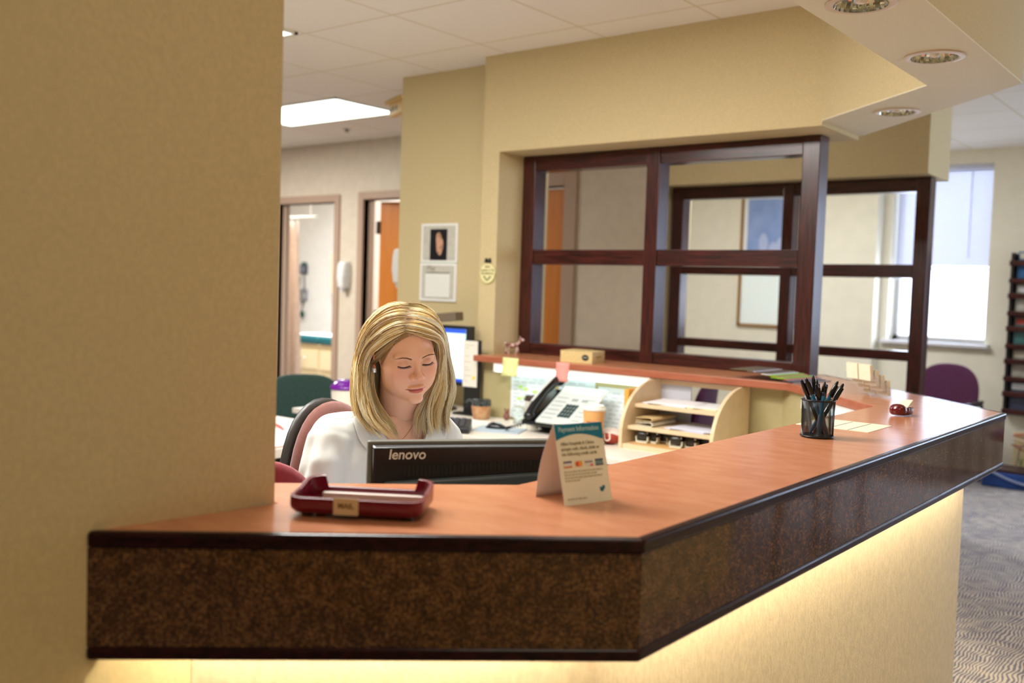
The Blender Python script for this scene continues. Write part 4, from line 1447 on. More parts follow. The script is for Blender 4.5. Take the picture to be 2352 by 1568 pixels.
pp = MB().box(-0.062, 0.038, 0.0, 0.003, 0.16, 0.425).build('paper_strip', mat('strip_paper', (232, 228, 216), 0.7), cl)
b = MB()
for k in range(14):
    b.box(-0.052, -0.052 + 0.08 * random.random(), -0.001, 0.0, 0.19 + .016 * k, 0.194 + .016 * k)
b.build('print_lines', mat('strip_print', (196, 190, 176), 0.7), pp)
MB().box(0.006, 0.026, -0.0012, 0.0, 0.205, 0.222).build('yellow_mark', mat('yellow_mark', (238, 214, 60), 0.6), pp)
MB().box(-0.09, 0.045, -0.05, 0.03, 0.0, 0.012).build('foot', M_BLACK, cl)
o = tag(MB().box(-0.16, 0.105, -0.02, 0.06, 0, 0.050).build('storage_box', mat('taupe_box', (112, 98, 82), 0.7), bevel=0.004), 'dark taupe box lying on top of the lit screen', 'box')
o.location = (-3.90, 4.22, ZD + 0.506)
o.rotation_euler = (0, radians(-6), radians(6))
o.location.z += 0.019
# keyboard and keypad
t = thing('keyboard', 'black keyboard on the rear desk in front of the lit screen', 'keyboard', (-3.86, 3.86, ZD), radians(4))
MB().box(-0.23, 0.23, -0.08, 0.08, 0.0, 0.022).build('case', M_BLACK, t, bevel=0.005)
b = MB()
for i in range(15):
    for j in range(5):
        b.box(-0.215 + .029 * i, -0.19 + .029 * i, -0.065 + .027 * j, -0.042 + .027 * j, 0.022, 0.029)
b.build('keys', mat('black_keys', (34, 34, 37), 0.5), t)
o = tag(MB().box(-.09, .09, -.03, .03, 0, .006).build('card_strip', mat('cream_strip', (226, 222, 196), 0.6)), 'small cream card lying on the black keyboard behind the woman', 'card')
o.location = (-3.76, 3.90, ZD + 0.0295)
t = thing('keypad_device', 'small black keypad device on the rear desk beside the shoulder of the woman', 'keypad', (-3.27, 3.66, ZD), radians(35))
MB().loft([[(x, -0.075, 0), (x, 0.075, 0), (x, 0.075, 0.06), (x, -0.075, 0.03)] for x in (-0.07, 0.07)]).build('case', mat('charcoal_case', (36, 36, 38), 0.4), t, bevel=0.006)
b = MB()
for i in range(3):
    for j in range(4):
        z = 0.03 + 0.03 * (0.18 + .2 * j)
        b.box(-0.045 + .032 * i, -0.022 + .032 * i, -0.05 + .03 * j, -0.028 + .03 * j, z, z + 0.010)
b.build('keys', mat('grey_keys', (74, 74, 80), 0.4), t)
# desk phone
t = thing('desk_phone', 'black and silver desk phone with a lifted rear on the rear desk', 'telephone', (-2.86, 4.03, ZD), radians(2))
M_PH = mat('black_phone', (16, 18, 22), 0.25, 0.6)
M_PHS = mat('pale_silver_phone', (206, 214, 212), 0.35)
sl = 0.155 / 0.26


def ph_z(y):
    return 0.075 + (y + 0.12) * sl


MB().loft([[(x, -0.12, 0.045), (x, 0.06, 0.0), (x, 0.14, 0.0), (x, 0.14, ph_z(.14) - .02), (x, -0.12, ph_z(-.12) - .012)] for x in (-0.19, 0.10)]).build('base', M_PH, t, bevel=0.006)
face = MB().loft([[(x, -0.125, ph_z(-.125) - .012), (x, 0.135, ph_z(.135) - .012), (x, 0.135, ph_z(.135)), (x, -0.125, ph_z(-.125))] for x in (-0.10, 0.17)]).build('face_plate', M_PHS, t, bevel=0.004)
b = MB()
for i in range(4):
    for j in range(4):
        x, y = 0.005 + .019 * i, -0.085 + .024 * j
        b.loft([[(x + dx, yy, ph_z(yy) + dz) for yy, dz in ((y, 0), (y + .017, 0), (y + .017, .005), (y, .005))] for dx in (0, .014)])
b.build('number_keys', mat('phone_keys', (34, 62, 62), 0.4), face)
b = MB()
for i in range(2):
    x = 0.01 + .06 * i
    b.loft([[(x + dx, yy, ph_z(yy) + dz) for yy, dz in ((.035, 0), (.05, 0), (.05, .003), (.035, .003))] for dx in (0, .035)])
for x in (-.085, -.06, .10):
    for j in range(6):
        y = -.10 + .03 * j
        b.loft([[(x + dx, yy, ph_z(yy) + dz) for yy, dz in ((y, 0), (y + .004, 0), (y + .004, .001), (y, .001))] for dx in (0, .045)])
b.build('side_keys', mat('phone_side_keys', (150, 164, 162), 0.4), face)
MB().loft([[(x, yy, ph_z(yy) + dz) for yy, dz in ((.075, 0), (.125, 0), (.125, .010), (.075, .004))] for x in (-.09, .16)]).build('display', mat('phone_display', (206, 226, 216), 0.2), face)
hs = MB()
path = [(-0.15, -0.115, ph_z(-.115) + .010), (-0.15, -0.07, ph_z(-.07) + .030), (-0.15, 0.03, ph_z(.03) + .040), (-0.15, 0.13, ph_z(.13) + .030), (-0.15, 0.165, ph_z(.165) + .018)]
hs.tube(path, [0.026, 0.024, 0.020, 0.024, 0.028], 12, flat=1.0)
hs.ball((-0.15, -0.105, ph_z(-.105) + .004), .032, 14, 10, (1, 1, .8)).ball((-0.15, 0.155, ph_z(.155) + .014), .034, 14, 10, (1, 1, .9))
h = hs.build('handset', M_PH, t, smooth=70)
MB().tube([(p[0] - .012, p[1], p[2] + .021) for p in path[1:4]], 0.012, 8, flat=.5).build('handset_cap', M_PHS, h, smooth=60)
cd = []
for i in range(90):
    a = i * 0.9
    f = i / 89
    cd.append((-0.18 - 0.10 * f + .006 * cos(a), -0.12 - 0.06 * sin(pi * f) + .004 * sin(a) * 0, 0.030 * (1 - f) + .009 + .006 * sin(a)))
MB().tube(cd, 0.0028, 6).build('cord', M_PH, t, smooth=60)


# cups
def paper_cup(loc, r0, r1, h, body, lid, label, sleeve=None, logo=None):
    t = thing('paper_cup', label, 'cup', loc)
    MB().lathe([(r0 * .97, 0), (r0, 0.003), (r1, h)], seg=32).build('cup', body, t, smooth=40)
    MB().lathe([(r1 * 1.04, h - .003), (r1 * 1.09, h + .002), (r1 * 1.09, h + .007), (r1 * .98, h + .009), (r1 * .94, h + .020), (r1 * .90, h + .021), (r1 * .86, h + .016), (r1 * .01, h + .016)], seg=32).build('lid', lid, t, smooth=40)
    if sleeve:
        f0, f1 = 0.3, 0.72
        MB().lathe([(r0 + (r1 - r0) * f0 + .001, h * f0), (r0 + (r1 - r0) * f0 + .0022, h * f0), (r0 + (r1 - r0) * f1 + .0022, h * f1), (r0 + (r1 - r0) * f1 + .001, h * f1)], seg=32, cap0=False, cap1=False).build('sleeve', sleeve, t, smooth=40)
    return t


M_CUPW = mat('white_patterned_cup', (226, 222, 208), 0.6, rgb2=(204, 206, 192), noise_scale=40)
c = paper_cup((-3.095, 4.06, ZD), 0.032, 0.044, 0.150, M_CUPW, mat('brown_lid', (70, 56, 50), 0.35), 'white paper coffee cup with a dark brown lid beside the phone', sleeve=mat('pale_sleeve', (214, 210, 192), 0.7))
# emblem on the sleeve, facing the room
b = MB()
for k in range(2):
    b.add([(-.010, -0.0425, .066 + .010 * k), (.010, -0.0425, .066 + .010 * k), (.0, -0.0435, .092 + .010 * k), (-.010, -0.040, .066 + .010 * k), (.010, -0.040, .066 + .010 * k), (0, -0.040, .092 + .010 * k)], [(0, 1, 2), (3, 5, 4), (0, 3, 4, 1), (1, 4, 5, 2), (2, 5, 3, 0)])
e = b.build('emblem', mat('cup_green', (56, 96, 88), 0.5), c)
e.rotation_euler = (0, 0, radians(38))
c = paper_cup((-2.568, 3.852, ZD), 0.040, 0.052, 0.170, mat('tan_cup', (224, 168, 104), 0.6), mat('white_lid', (236, 238, 230), 0.35), 'tan paper coffee cup with a white lid in front of the phone')
b = MB()
for s in (-1, 1):
    pts = []
    for i in range(25):
        a = 2 * pi * i / 24
        aa = 0.40 * s + 0.24 * cos(a)
        z = 0.098 + 0.012 * sin(a)
        r = 0.040 + 0.012 * z / 0.155 + 0.0008
        ang = radians(-52) + aa
        pts.append((r * cos(ang), r * sin(ang), z))
    b.tube(pts, 0.0022, 6)
pts = []
for i in range(12):
    ang = radians(-52) - 0.75 + 1.5 * i / 11
    z = 0.112 + 0.004 * cos(3 * i)
    r = 0.040 + 0.012 * z / 0.155 + 0.0006
    pts.append((r * cos(ang), r * sin(ang), z))
b.tube(pts, 0.0035, 6)
b.build('printed_scroll', mat('rust_print', (180, 96, 40), 0.6), c, smooth=60)
t = thing('potted_cup', 'tan pottery cup with a dark top on the rear desk beside the lit screen', 'cup', (-3.50, 4.12, ZD))
MB().lathe([(0.040, 0), (0.046, .004), (0.056, .07), (0.055, .075)], seg=28).build('cup', mat('glazed_tan', (208, 172, 130), 0.35, rgb2=(178, 122, 80), noise_scale=20, lo=.4, hi=.7), t, smooth=50)
MB().lathe([(0.054, .072), (0.055, .078), (0.053, .108), (0.045, .113), (.01, .112)], seg=28).build('dark_top', mat('dark_glossy_top', (34, 40, 40), 0.15, rgb2=(80, 84, 84), noise_scale=60), t, smooth=40)
MB().tube([(-.054, 0, .09), (-.085, -.01, .10), (-.10, -.015, .085)], [.008, .007, .010], 8).build('spout', mat('dark_glossy_top', (34, 40, 40)), t, smooth=60)
o = MB().ball((0, 0, .022), .020, 12, 8, (1, .8, 1.1)).ball((0.002, 0, .048), .013, 12, 8).ball((-.012, 0, .060), .006, 8, 6).ball((.013, 0, .060), .006, 8, 6).build('bear_figurine', mat('rosy_brown', (130, 84, 74), 0.7), smooth=70)
tag(o, 'tiny rosy brown figurine between the pottery cup and the glass globe', 'figurine')
o.location = (-3.375, 4.19, ZD)
t = thing('glass_globe', 'clear glass globe ornament against the sage panel', 'ornament', (-3.25, 4.14, ZD))
MB().ball((0, 0, .062), .041, 24, 16).build('globe', mat('globe_glass', (236, 244, 240), 0.02, trans=0.95, ior=1.3), t, smooth=90)
MB().lathe([(0.03, 0), (0.03, .012), (0.022, .024)], seg=24).build('foot', mat('glass_foot', (200, 206, 200), 0.1, trans=.4), t, smooth=40)
t = thing('computer_mouse', 'black computer mouse on the blue mouse pad', 'mouse', (-3.20, 3.89, ZD + 0.004), radians(20))
b = MB()
b.loft([[(x, .032 * s * cos(q), .030 * s * max(0, sin(q)) ** .8 * hh) for q in [pi * i / 14 for i in range(15)]] for x, s, hh in ((-.055, .35, .5), (-.045, .8, .85), (-.02, 1, 1.05), (.015, .98, 1.0), (.045, .75, .7), (.055, .35, .35))], True, True, True)
b.build('shell', mat('mouse_black', (26, 30, 34), 0.2), t, smooth=60)
MB().ball((0.01, 0, .024), .014, 12, 8, (1.4, .9, .75)).build('top_highlight', mat('mouse_highlight', (180, 190, 196), 0.2), t, smooth=80)  # pale patch draws the highlight on the black shell
t = thing('mouse_pad', 'pale blue mouse pad on the rear desk in front of the glass globe', 'mouse pad', (-3.16, 3.86, ZD), radians(24))
MB().box(-.12, .13, -.10, .10, 0, .004).build('pad', mat('pale_blue_pad', (176, 192, 206), 0.6), t, bevel=0.001)
MB().box(-.13, -.08, -.11, .06, 0, .003).build('wrist_rest', mat('cream_rest', (214, 210, 196), 0.6), t)
o = tag(MB().box(-.11, .11, -.10, .10, 0, .006).build('note_pad', mat('note_pad_white', (234, 234, 228), 0.7)), 'white note pad on the rear desk behind the keypad', 'paper')
o.location = (-3.42, 3.93, ZD)
o.rotation_euler = (0, 0, radians(-8))
# food wrapper
t = thing('food_wrap', 'crumpled red and white food wrapper with big white letters beside the organizer', 'food wrapper', (-2.525, 3.940, ZD), radians(8))
b = MB()
rings = []
rnd = random.Random(5)
for k in range(9):
    f = k / 8
    x = -0.054 + .108 * f
    s = sin(pi * (0.08 + .84 * f)) ** .6
    rings.append([(x, .045 * s * cos(q) * (1 + .10 * rnd.uniform(-1, 1)), .040 + .040 * s * sin(q) * (1 + .12 * rnd.uniform(-1, 1))) for q in [2 * pi * i / 14 for i in range(14)]])
b.loft(rings)
wr = b.build('wrapper', [mat('wrapper_white', (226, 216, 210), 0.5), mat('wrapper_red', (164, 62, 44), 0.5)], t, smooth=40)
for p in wr.data.polygons:
    if p.center.z < 0.052 and p.center.x > -0.05:
        p.material_index = 1
text('wrapper_letters', 'FU', 0.056, mat('wrapper_letter', (240, 222, 208), 0.5), wr, frame_matrix((-0.042, -0.047, 0.016), (1, 0, 0.12), (0, 0.1, 1)), bold=0.001)
# notices on the panel
M_NOTW = mat('notice_paper', (228, 236, 242), 0.6)
M_HL = mat('green_highlight', (190, 236, 120), 0.6)
M_NT = mat('notice_print', (190, 202, 214), 0.6)
for i, (x0, x1, z0, z1, lab) in enumerate(((-3.395, -3.095, .735, .985, 'white notice sheet with green highlights, leftmost on the sage panel'), (-3.065, -2.83, .80, .985, 'plain white notice sheet in the middle of the sage panel'),
                                           (-2.81, -2.50, .735, .955, 'pale notice sheet on the sage panel next to the organizer'))):
    t = thing('notice_sheet', lab, 'notice', ((x0 + x1) / 2, 4.249, z0))
    w, h = (x1 - x0) / 2, z1 - z0
    sh = MB().box(-w, w, -0.002, 0, 0, h).build('sheet', M_NOTW, t)
    b = MB()
    rnd = random.Random(i)
    for k in range(int(h / .022) - 1):
        z = h - .03 - .022 * k
        x = -w + .02
        while x < w - .06:
            l = rnd.uniform(.02, .05)
            b.box(x, x + l, -0.0026, -0.002, z, z + .006)
            x += l + .02
    b.build('print_lines', M_NT, sh)
    if i == 0:
        for fx, fz in ((.30, .62), (.52, .58), (.30, .42), (.50, .38), (.18, .66), (.16, .40), (.68, .60)):
            MB().box(-w + 2 * w * fx, -w + 2 * w * fx + .030, -0.0032, -0.0026, h * fz, h * fz + .016).build('highlight', M_HL, sh)
    if i == 2:
        MB().box(-w - .03, -w + .03, -0.004, -0.002, h * .62, h * .86).build('tag', mat('pale_green_tag', (216, 232, 206), 0.6), sh)
o = tag(MB().box(-.012, .012, -.115, .115, 0, .27).build('orange_folder', mat('orange_folder', (234, 168, 70), 0.6), bevel=0.002), 'orange folder standing against the left side of the organizer', 'folder')
o.location = (-2.459, 4.075, ZD)
# ------------------------------------------------------------------ letter organizer
OX, OY = -2.20, 3.88
t = thing('letter_organizer', 'cream wooden organizer with curved sides and two shelves under the ledge', 'organizer', (OX, OY, ZD))
M_ORG = mat('cream_wood', (228, 204, 166), 0.45, noise_amt=0.03, noise_scale=20)
OWD = 0.235
for s in (-1, 1):
    pr = [(0.0, 0.0), (0.36, 0.0), (0.36, 0.312)]
    for k in range(13):
        a = radians(90 * k / 12)
        pr.append((0.36 - 0.06 - 0.30 * sin(a) ** 1.0 + 0.0, 0.06 + 0.252 * cos(a)))
    b = MB().loft([[(s * OWD + dx, y, z) for y, z in pr] for dx in (-0.009, 0.009)])
    b.build('side_panel', M_ORG, t, bevel=0.002)
MB().box(-OWD + .009, OWD - .009, 0.008, 0.36, 0.0, 0.022).build('bottom_board', M_ORG, t)
MB().box(-OWD + .009, OWD - .009, 0.335, 0.36, 0.285, 0.308).build('top_rail', M_ORG, t)
for z, y0 in ((0.105, .045), (0.205, .105)):
    MB().box(-OWD + .009, OWD - .009, y0, 0.36, z - .018, z).build('shelf', M_ORG, t, bevel=0.001)
MB().box(-OWD + .009, -0.06, 0.352, 0.358, 0.022, 0.285).build('back_board', mat('grey_white_board', (196, 200, 212), 0.6), t)


def sheetpile(x, y, z, w, d, n, cols, labs, rz=0, cat='paper', name='paper_sheet'):
    for i in range(n):
        c = cols[i % len(cols)]
        o = tag(MB().box(-w / 2, w / 2, -d / 2, d / 2, 0, 0.005).build(name, mat('paper_%d_%d_%d' % c, c, 0.7)), labs[i], cat)
        o.location = (OX + x + 0.012 * ((i * 7) % 3 - 1), OY + y, ZD + z + 0.0006 + 0.0056 * i)
        o.rotation_euler = (0, 0, radians(rz + 5 * ((i * 5) % 3 - 1)))


sheetpile(-0.06, .225, .205, .24, .20, 2, [(226, 230, 240), (240, 240, 244)], ['lower white paper at the left of the top organizer shelf', 'upper white paper at the left of the top organizer shelf'])
sheetpile(0.13, .23, .205, .15, .21, 2, [(238, 228, 180), (232, 236, 240)], ['pale yellow folder at the right of the top organizer shelf', 'white paper over the pale yellow folder on the top organizer shelf'], 4)
sheetpile(0.09, .19, .105, .22, .24, 2, [(206, 212, 230), (216, 220, 236)], ['lower bluish paper on the right of the middle organizer shelf', 'upper bluish paper on the right of the middle organizer shelf'], -4)
# folded magazines on the middle shelf
for z0, r, lab, c in ((.1056, .011, 'folded white paper roll at the left of the middle organizer shelf', (226, 220, 202)), (.1306, .009, 'tan folded envelope on the white paper roll in the organizer', (204, 178, 128))):
    prof = [(-.05, 0), (.03, 0), (.042, r * .5), (.042, r * 1.4), (.03, r * 2), (-.05, r * 1.6), (-.05, r * 1.4), (.028, r * 1.75), (.038, r * 1.2), (.038, r * .7), (.028, r * .2), (-.05, r * .2)]
    o = MB().loft([[(x, y, z) for x, z in prof] for y in (-.11, .11)]).build('folded_paper', mat('folded_%d' % c[0], c, 0.6), smooth=40)
    tag(o, lab, 'paper')
    o.location = (OX - .14, OY + .17, ZD + z0)
# rubber stamps on a cork mat
o = tag(MB().box(-.20, .20, -.12, .13, 0, .004).build('cork_mat', mat('cork_tan', (206, 162, 100), 0.8)), 'tan mat under the stamps at the bottom of the organizer', 'mat')
o.location = (OX, OY + .15, ZD + .0225)
M_STB = mat('dark_stamp_body', (44, 38, 30), 0.25)
M_STC = mat('clear_stamp_base', (214, 212, 190), 0.2)
st = None
sp = [(-.155, .07, 8), (-.115, .10, -6), (-.075, .15, 10), (-.02, .12, -8), (.03, .06, 12), (.09, .09, -10), (.135, .14, 6), (.0, .20, 0)]
sl_ = ['front left', 'second from the left', 'tall dark', 'middle', 'front middle', 'right of middle', 'rightmost', 'rearmost']
for i, (x, y, rz) in enumerate(sp):
    if st is None:
        st = thing('hand_stamp', '', 'stamp', (0, 0, 0), 0, 'stamps on the bottom shelf of the organizer')
        MB().loft([[(sx * .028, sy * .014, z) for sx, sy in ((-1, -1), (1, -1), (1, 1), (-1, 1))] for z in (0, .010)]).build('foot_frame', M_STC, st)
        for s in (-1, 1):
            MB().box(s * .028 - .003, s * .028 + .003, -.008, .008, .010, .030).build('post', M_STC, st)
        MB().loft([[(x_ * .027 * k, y_ * .014 * k, z) for x_, y_ in [(math.copysign(abs(cos(q)) ** .5, cos(q)), math.copysign(abs(sin(q)) ** .5, sin(q))) for q in [2 * pi * j / 16 for j in range(16)]]] for z, k in ((.016, .9), (.020, 1), (.040, 1), (.050, .8), (.053, .4))]).build('body', M_STB, st, smooth=50)
        MB().ball((.020, 0, .044), .007, 8, 6).build('release_button', mat('bright_button', (226, 232, 246), 0.15), st, smooth=80)
        o = st
    else:
        o = dup(st)
    o['label'] = 'dark %s self-inking stamp on the bottom shelf of the organizer' % sl_[i]
    o.location = (OX + x, OY + y, ZD + .027)
    o.rotation_euler = (0, 0, radians(rz))

# purple lidded tub on the rear desk end
t = thing('storage_tub', 'cream tub with a shiny purple lid behind the woman', 'tub', (-4.215, 3.76, ZD))
MB().lathe([(0.075, 0), (0.08, .004), (0.088, .125), (.086, .13)], seg=32).build('tub', mat('cream_tub', (234, 228, 214), 0.5), t, smooth=40)
MB().lathe([(0.094, .126), (0.096, .130), (0.094, .140), (.070, .168), (.045, .180), (.005, .182)], seg=32).build('lid', mat('purple_lid', (112, 30, 150), 0.15, 0.6), t, smooth=40)

# ------------------------------------------------------------------ waiting room
t = thing('framed_picture', 'tall framed blue and white picture on the cream waiting room wall', 'picture', (-4.08, YB, 1.155))
w, h = 0.30, 1.30
b = MB()
for a in ((-w, -w + .022, 0, h), (w - .022, w, 0, h), (-w, w, 0, .022), (-w, w, h - .022, h)):
    b.box(a[0], a[1], -0.035, -0.001, a[2], a[3])
b.build('frame', mat('gold_frame', (150, 108, 44), 0.35, metal=0.3), t)
MB().box(-w + .022, w - .022, -0.012, -0.004, .022, h - .022).build('mat_board', mat('white_mat', (236, 238, 240), 0.6), t)
ar = MB().box(-w + .065, w - .065, -0.014, -0.012, .55, h - .035).build('artwork', mat('blue_wash', (126, 152, 206), 0.3, rgb2=(150, 172, 218), noise_scale=4), t)
b = MB()
for cx_, cz, rx, rz_ in ((-.06, .80, .045, .13), (-.075, .68, .075, .09), (.05, .74, .05, .10), (.12, .80, .04, .09), (0, .62, .16, .05)):
    b.loft([[(cx_ + rx * s * cos(q) * (1 + .15 * sin(3 * q)), -0.0150 - .0006 * (s < .5), cz + rz_ * s * sin(q)) for q in [2 * pi * i / 24 for i in range(24)]] for s in (1.0, .3)])
b.build('cloud_shapes', mat('pale_cloud', (176, 190, 226), 0.4), ar)
MB().box(-w + .03, w - .03, -0.0145, -0.012, .03, .55).build('lower_panel', mat('ice_white', (240, 252, 252), 0.25), t)
# magazine rack
t = thing('magazine_rack', 'dark wood wall rack of magazines at the right edge of the waiting room', 'magazine rack', (-1.36, YB, 0.52))
M_RACK = mat('rack_black_wood', (24, 18, 18), 0.4)
MB().box(-0.50, 0.62, -0.02, -0.001, 0, 1.36).build('back_board', M_RACK, t)
for s in (-0.50, 0.62):
    MB().box(s - .012, s + .012, -0.11, -0.001, 0, 1.37).build('side_panel', M_RACK, t, bevel=0.003)
for k in range(5):
    z = 0.02 + .275 * k
    MB().box(-0.52, 0.64, -0.135, -0.11, z + .14, z + .185).build('front_rail', M_WOODH, t, bevel=0.006, seg=3)
    MB().box(-0.52, 0.64, -0.125, -0.10, z - .005, z + .035).build('lower_rail', M_WOODH, t, bevel=0.006, seg=3)
    MB().box(-0.49, 0.61, -0.11, -0.02, z - .004, z).build('shelf', M_RACK, t)
mc = [(44, 110, 170), (150, 120, 150), (176, 170, 156), (60, 70, 60), (190, 190, 188), (60, 120, 120), (188, 170, 120), (120, 50, 50), (210, 206, 196), (50, 60, 90)]
mn = ['blue', 'lilac', 'stone', 'dark green', 'pale grey', 'teal', 'straw', 'maroon', 'ivory', 'navy']
rows_ = ['lowest', 'second lowest', 'middle', 'second highest', 'top']
for k in range(5):
    for j in range(4):
        c = mc[(k * 3 + j * 7 + 9 - 4 * (k == 4)) % 10] if not (k == 4 and j == 0) else mc[0]
        nme = mn[mc.index(c)]
        o = thing('magazine', '%s magazine %s in the %s row of the wall rack' % (nme, ('at the left edge', 'second from the left', 'third from the left', 'at the right end')[j], rows_[k]), 'magazine', (-1.36 - .47 + .275 * j, YB - .075, 0.52 + .022 + .275 * k), 0, 'magazines in the wall rack')
        o.rotation_euler = (radians(-5), 0, 0)
        cv = MB().box(0.0, .205, 0, .006, 0, .262).build('cover', mat('mag_' + nme.replace(' ', '_'), c, 0.3, noise_amt=.3, noise_scale=9), o)
        MB().box(.01, .195, -0.001, 0, .20, .25).build('masthead', mat('masthead_%d' % ((k + j) % 3), [(230, 232, 236), (210, 206, 190), (180, 60, 54)][(k + j) % 3], 0.4), cv)
        if k == 4 and j == 0:
            text('masthead_letter', 'O', 0.10, mat('mast_white', (230, 236, 240), 0.4), cv, frame_matrix((.05, -.0015, .185), (1, 0, 0), (0, 0, 1)), bold=.002)
# bead maze table
t = thing('bead_maze', 'low dark blue play table with looping wires at the right edge', 'toy', (-1.25, 8.55, 0))
M_NAVY = mat('navy_base', (26, 70, 146), 0.5, noise_amt=.1, noise_scale=10)
MB().box(-0.62, 0.62, -0.13, 0.20, 0.0, 0.12).build('base', M_NAVY, t, bevel=0.01)
MB().box(-0.60, 0.62, -0.11, 0.19, 0.12, 0.145).build('rim', mat('dark_rim', (60, 34, 34), 0.5), t, bevel=0.005)
MB().box(-0.46, 0.60, 0.17, 0.19, 0.145, 0.42).build('back_board', mat('cream_board', (216, 198, 150), 0.6), t)
for i, (c, z, amp) in enumerate((((176, 96, 74), .40, .02), ((176, 110, 84), .37, .03), ((222, 200, 180), .35, .03), ((170, 100, 70), .32, .05), ((150, 90, 90), .36, .04))):
    MB().tube([(-0.46 + 1.06 * k / 16, .15 - .02 * i, z + amp * sin(k * .7 + i)) for k in range(17)], .006, 6).build('wire', mat('wire_%d_%d' % (c[0], c[1]), c, 0.4), t, smooth=60)
for i, x in enumerate((-.42, -.30, -.18, -.05, .1)):
    MB().tube([(x, .10, .145), (x + .02, .10, .30), (x + .07, .10, .35), (x + .13, .10, .30), (x + .14, .10, .145)], .006, 6).build('wire', mat('grey_wire', (130, 120, 120), 0.4), t, smooth=60)
    for s in (-1, 0, 1):
        MB().tube([(x + .03, .12, .145), (x + .03 + .012 * s, .12, .20), (x + .03 + .035 * s, .12, .26)], [.007, .008, .001], 6, flat=.4).build('grass_blade', mat('grass_green', (110, 140, 84), 0.6), t, smooth=60)
MB().tube([(-0.56 + .05 * k, -.145, .13 - .08 * sin(pi * k / 12)) for k in range(13)], .009, 6).build('white_wire', mat('clear_tube', (150, 160, 190), 0.3), t, smooth=60)
MB().ball((-.20, -.15, .056), .022, 12, 8, (1.5, 1, 1)).build('bead', mat('red_bead', (190, 80, 84), 0.4), t, smooth=80)
# ------------------------------------------------------------------ the seated woman
import numpy as np


def s_ell(P, c, r):
    q = (P - np.array(c)) / np.array(r)
    k0 = np.linalg.norm(q, axis=-1) + 1e-9
    k1 = np.linalg.norm(q / np.array(r), axis=-1) + 1e-9
    return k0 * (k0 - 1) / k1


def s_cap(P, a, b, ra, rb):
    a, b = np.array(a, float), np.array(b, float)
    ba = b - a
    t = np.clip(((P - a) @ ba) / (ba @ ba), 0, 1)
    return np.linalg.norm(P - a - t[..., None] * ba, axis=-1) - (ra + (rb - ra) * t)


def smin(a, b, k):
    h = np.clip(.5 + .5 * (b - a) / k, 0, 1)
    return b + (a - b) * h - k * h * (1 - h)


def smax(a, b, k):
    return -smin(-a, -b, k)


def head_sdf(P):
    """head and neck in mm: x to her left, y forward, z up, origin between the ears at eye level"""
    M = P.copy()
    M[..., 0] = np.abs(P[..., 0])
    d = s_ell(M, (0, -9, 27), (75, 93, 80))
    d = smin(d, s_ell(M, (0, 30, -22), (63, 58, 76)), 22)
    d = smin(d, s_ell(M, (0, 50, -80), (35, 37, 31)), 22)
    d = smin(d, s_ell(M, (39, 24, -62), (22, 36, 29)), 22)
    d = smin(d, s_ell(M, (40, 54, -22), (24, 26, 24)), 22)
    d = smin(d, s_ell(M, (31, 54, -48), (25, 25, 29)), 18)
    d = smin(d, s_cap(M, (0, -14, -40), (0, -34, -200), 52, 53), 16)
    d = smin(d, s_ell(M, (26, 74, 16), (26, 14, 9)), 12)
    d = smin(d, s_ell(M, (0, 80, -97), (19, 12, 12)), 10)
    d = smax(d, -s_ell(M, (30, 97, 3), (18, 15, 11)), 9)
    d = smin(d, s_ell(M, (31, 73.5, -1), (13.6, 13.6, 12.6)), 3.0)
    n = s_cap(M, (0, 83, 8), (0, 101, -23), 6.0, 7.4)
    n = smin(n, s_ell(M, (0, 104.5, -30.5), (10.8, 10.6, 9.2)), 6)
    n = smin(n, s_ell(M, (12.2, 94, -35.5), (7.6, 10, 7.2)), 5)
    d = smin(d, n, 6.5)
    d = smax(d, -s_ell(M, (6.3, 99, -43.5), (4.2, 6, 4.0)), 2)
    d = smin(d, s_ell(M, (5, 87.5, -63.2), (17, 7.5, 4.6)), 3.5)
    d = smin(d, s_ell(M, (0, 87, -73.0), (18, 8.2, 5.8)), 3.5)
    d = smax(d, -s_cap(M, (0, 97.5, -68.0), (25, 84.5, -67.6), 1.6, 1.1), 1.6)
    d = smax(d, -s_ell(M, (27.5, 86, -68), (2.5, 4, 3)), 3)
    return d


def surf_y(x, z):
    x, z = np.asarray(x, float), np.asarray(z, float)
    ys = np.linspace(135, 20, 231)
    n = len(ys)
    P = np.stack([np.broadcast_to(x[..., None], x.shape + (n,)), np.broadcast_to(ys, x.shape + (n,)), np.broadcast_to(z[..., None], x.shape + (n,))], -1)
    d = head_sdf(P)
    i = np.clip(np.argmax(d < 0, axis=-1), 1, n - 1)
    d1 = np.take_along_axis(d, i[..., None], -1)[..., 0]
    d0 = np.take_along_axis(d, i[..., None] - 1, -1)[..., 0]
    t = np.clip(d0 / (d0 - d1 + 1e-9), 0, 1)
    return ys[i - 1] + (ys[i] - ys[i - 1]) * t


HS = 1.06e-3
HM = Matrix(((0.40984, 0.8978, 0.16119, -1.84074), (0.90469, -0.37754, -0.19748, 1.83989), (0.11644, -0.22676, 0.96696, 1.27194), (0, 0, 0, 1))) @ Matrix.Scale(HS, 4)
HMn = np.array(HM)


def hw(P):
    P = np.asarray(P, float)
    return P @ HMn[:3, :3].T + HMn[:3, 3]


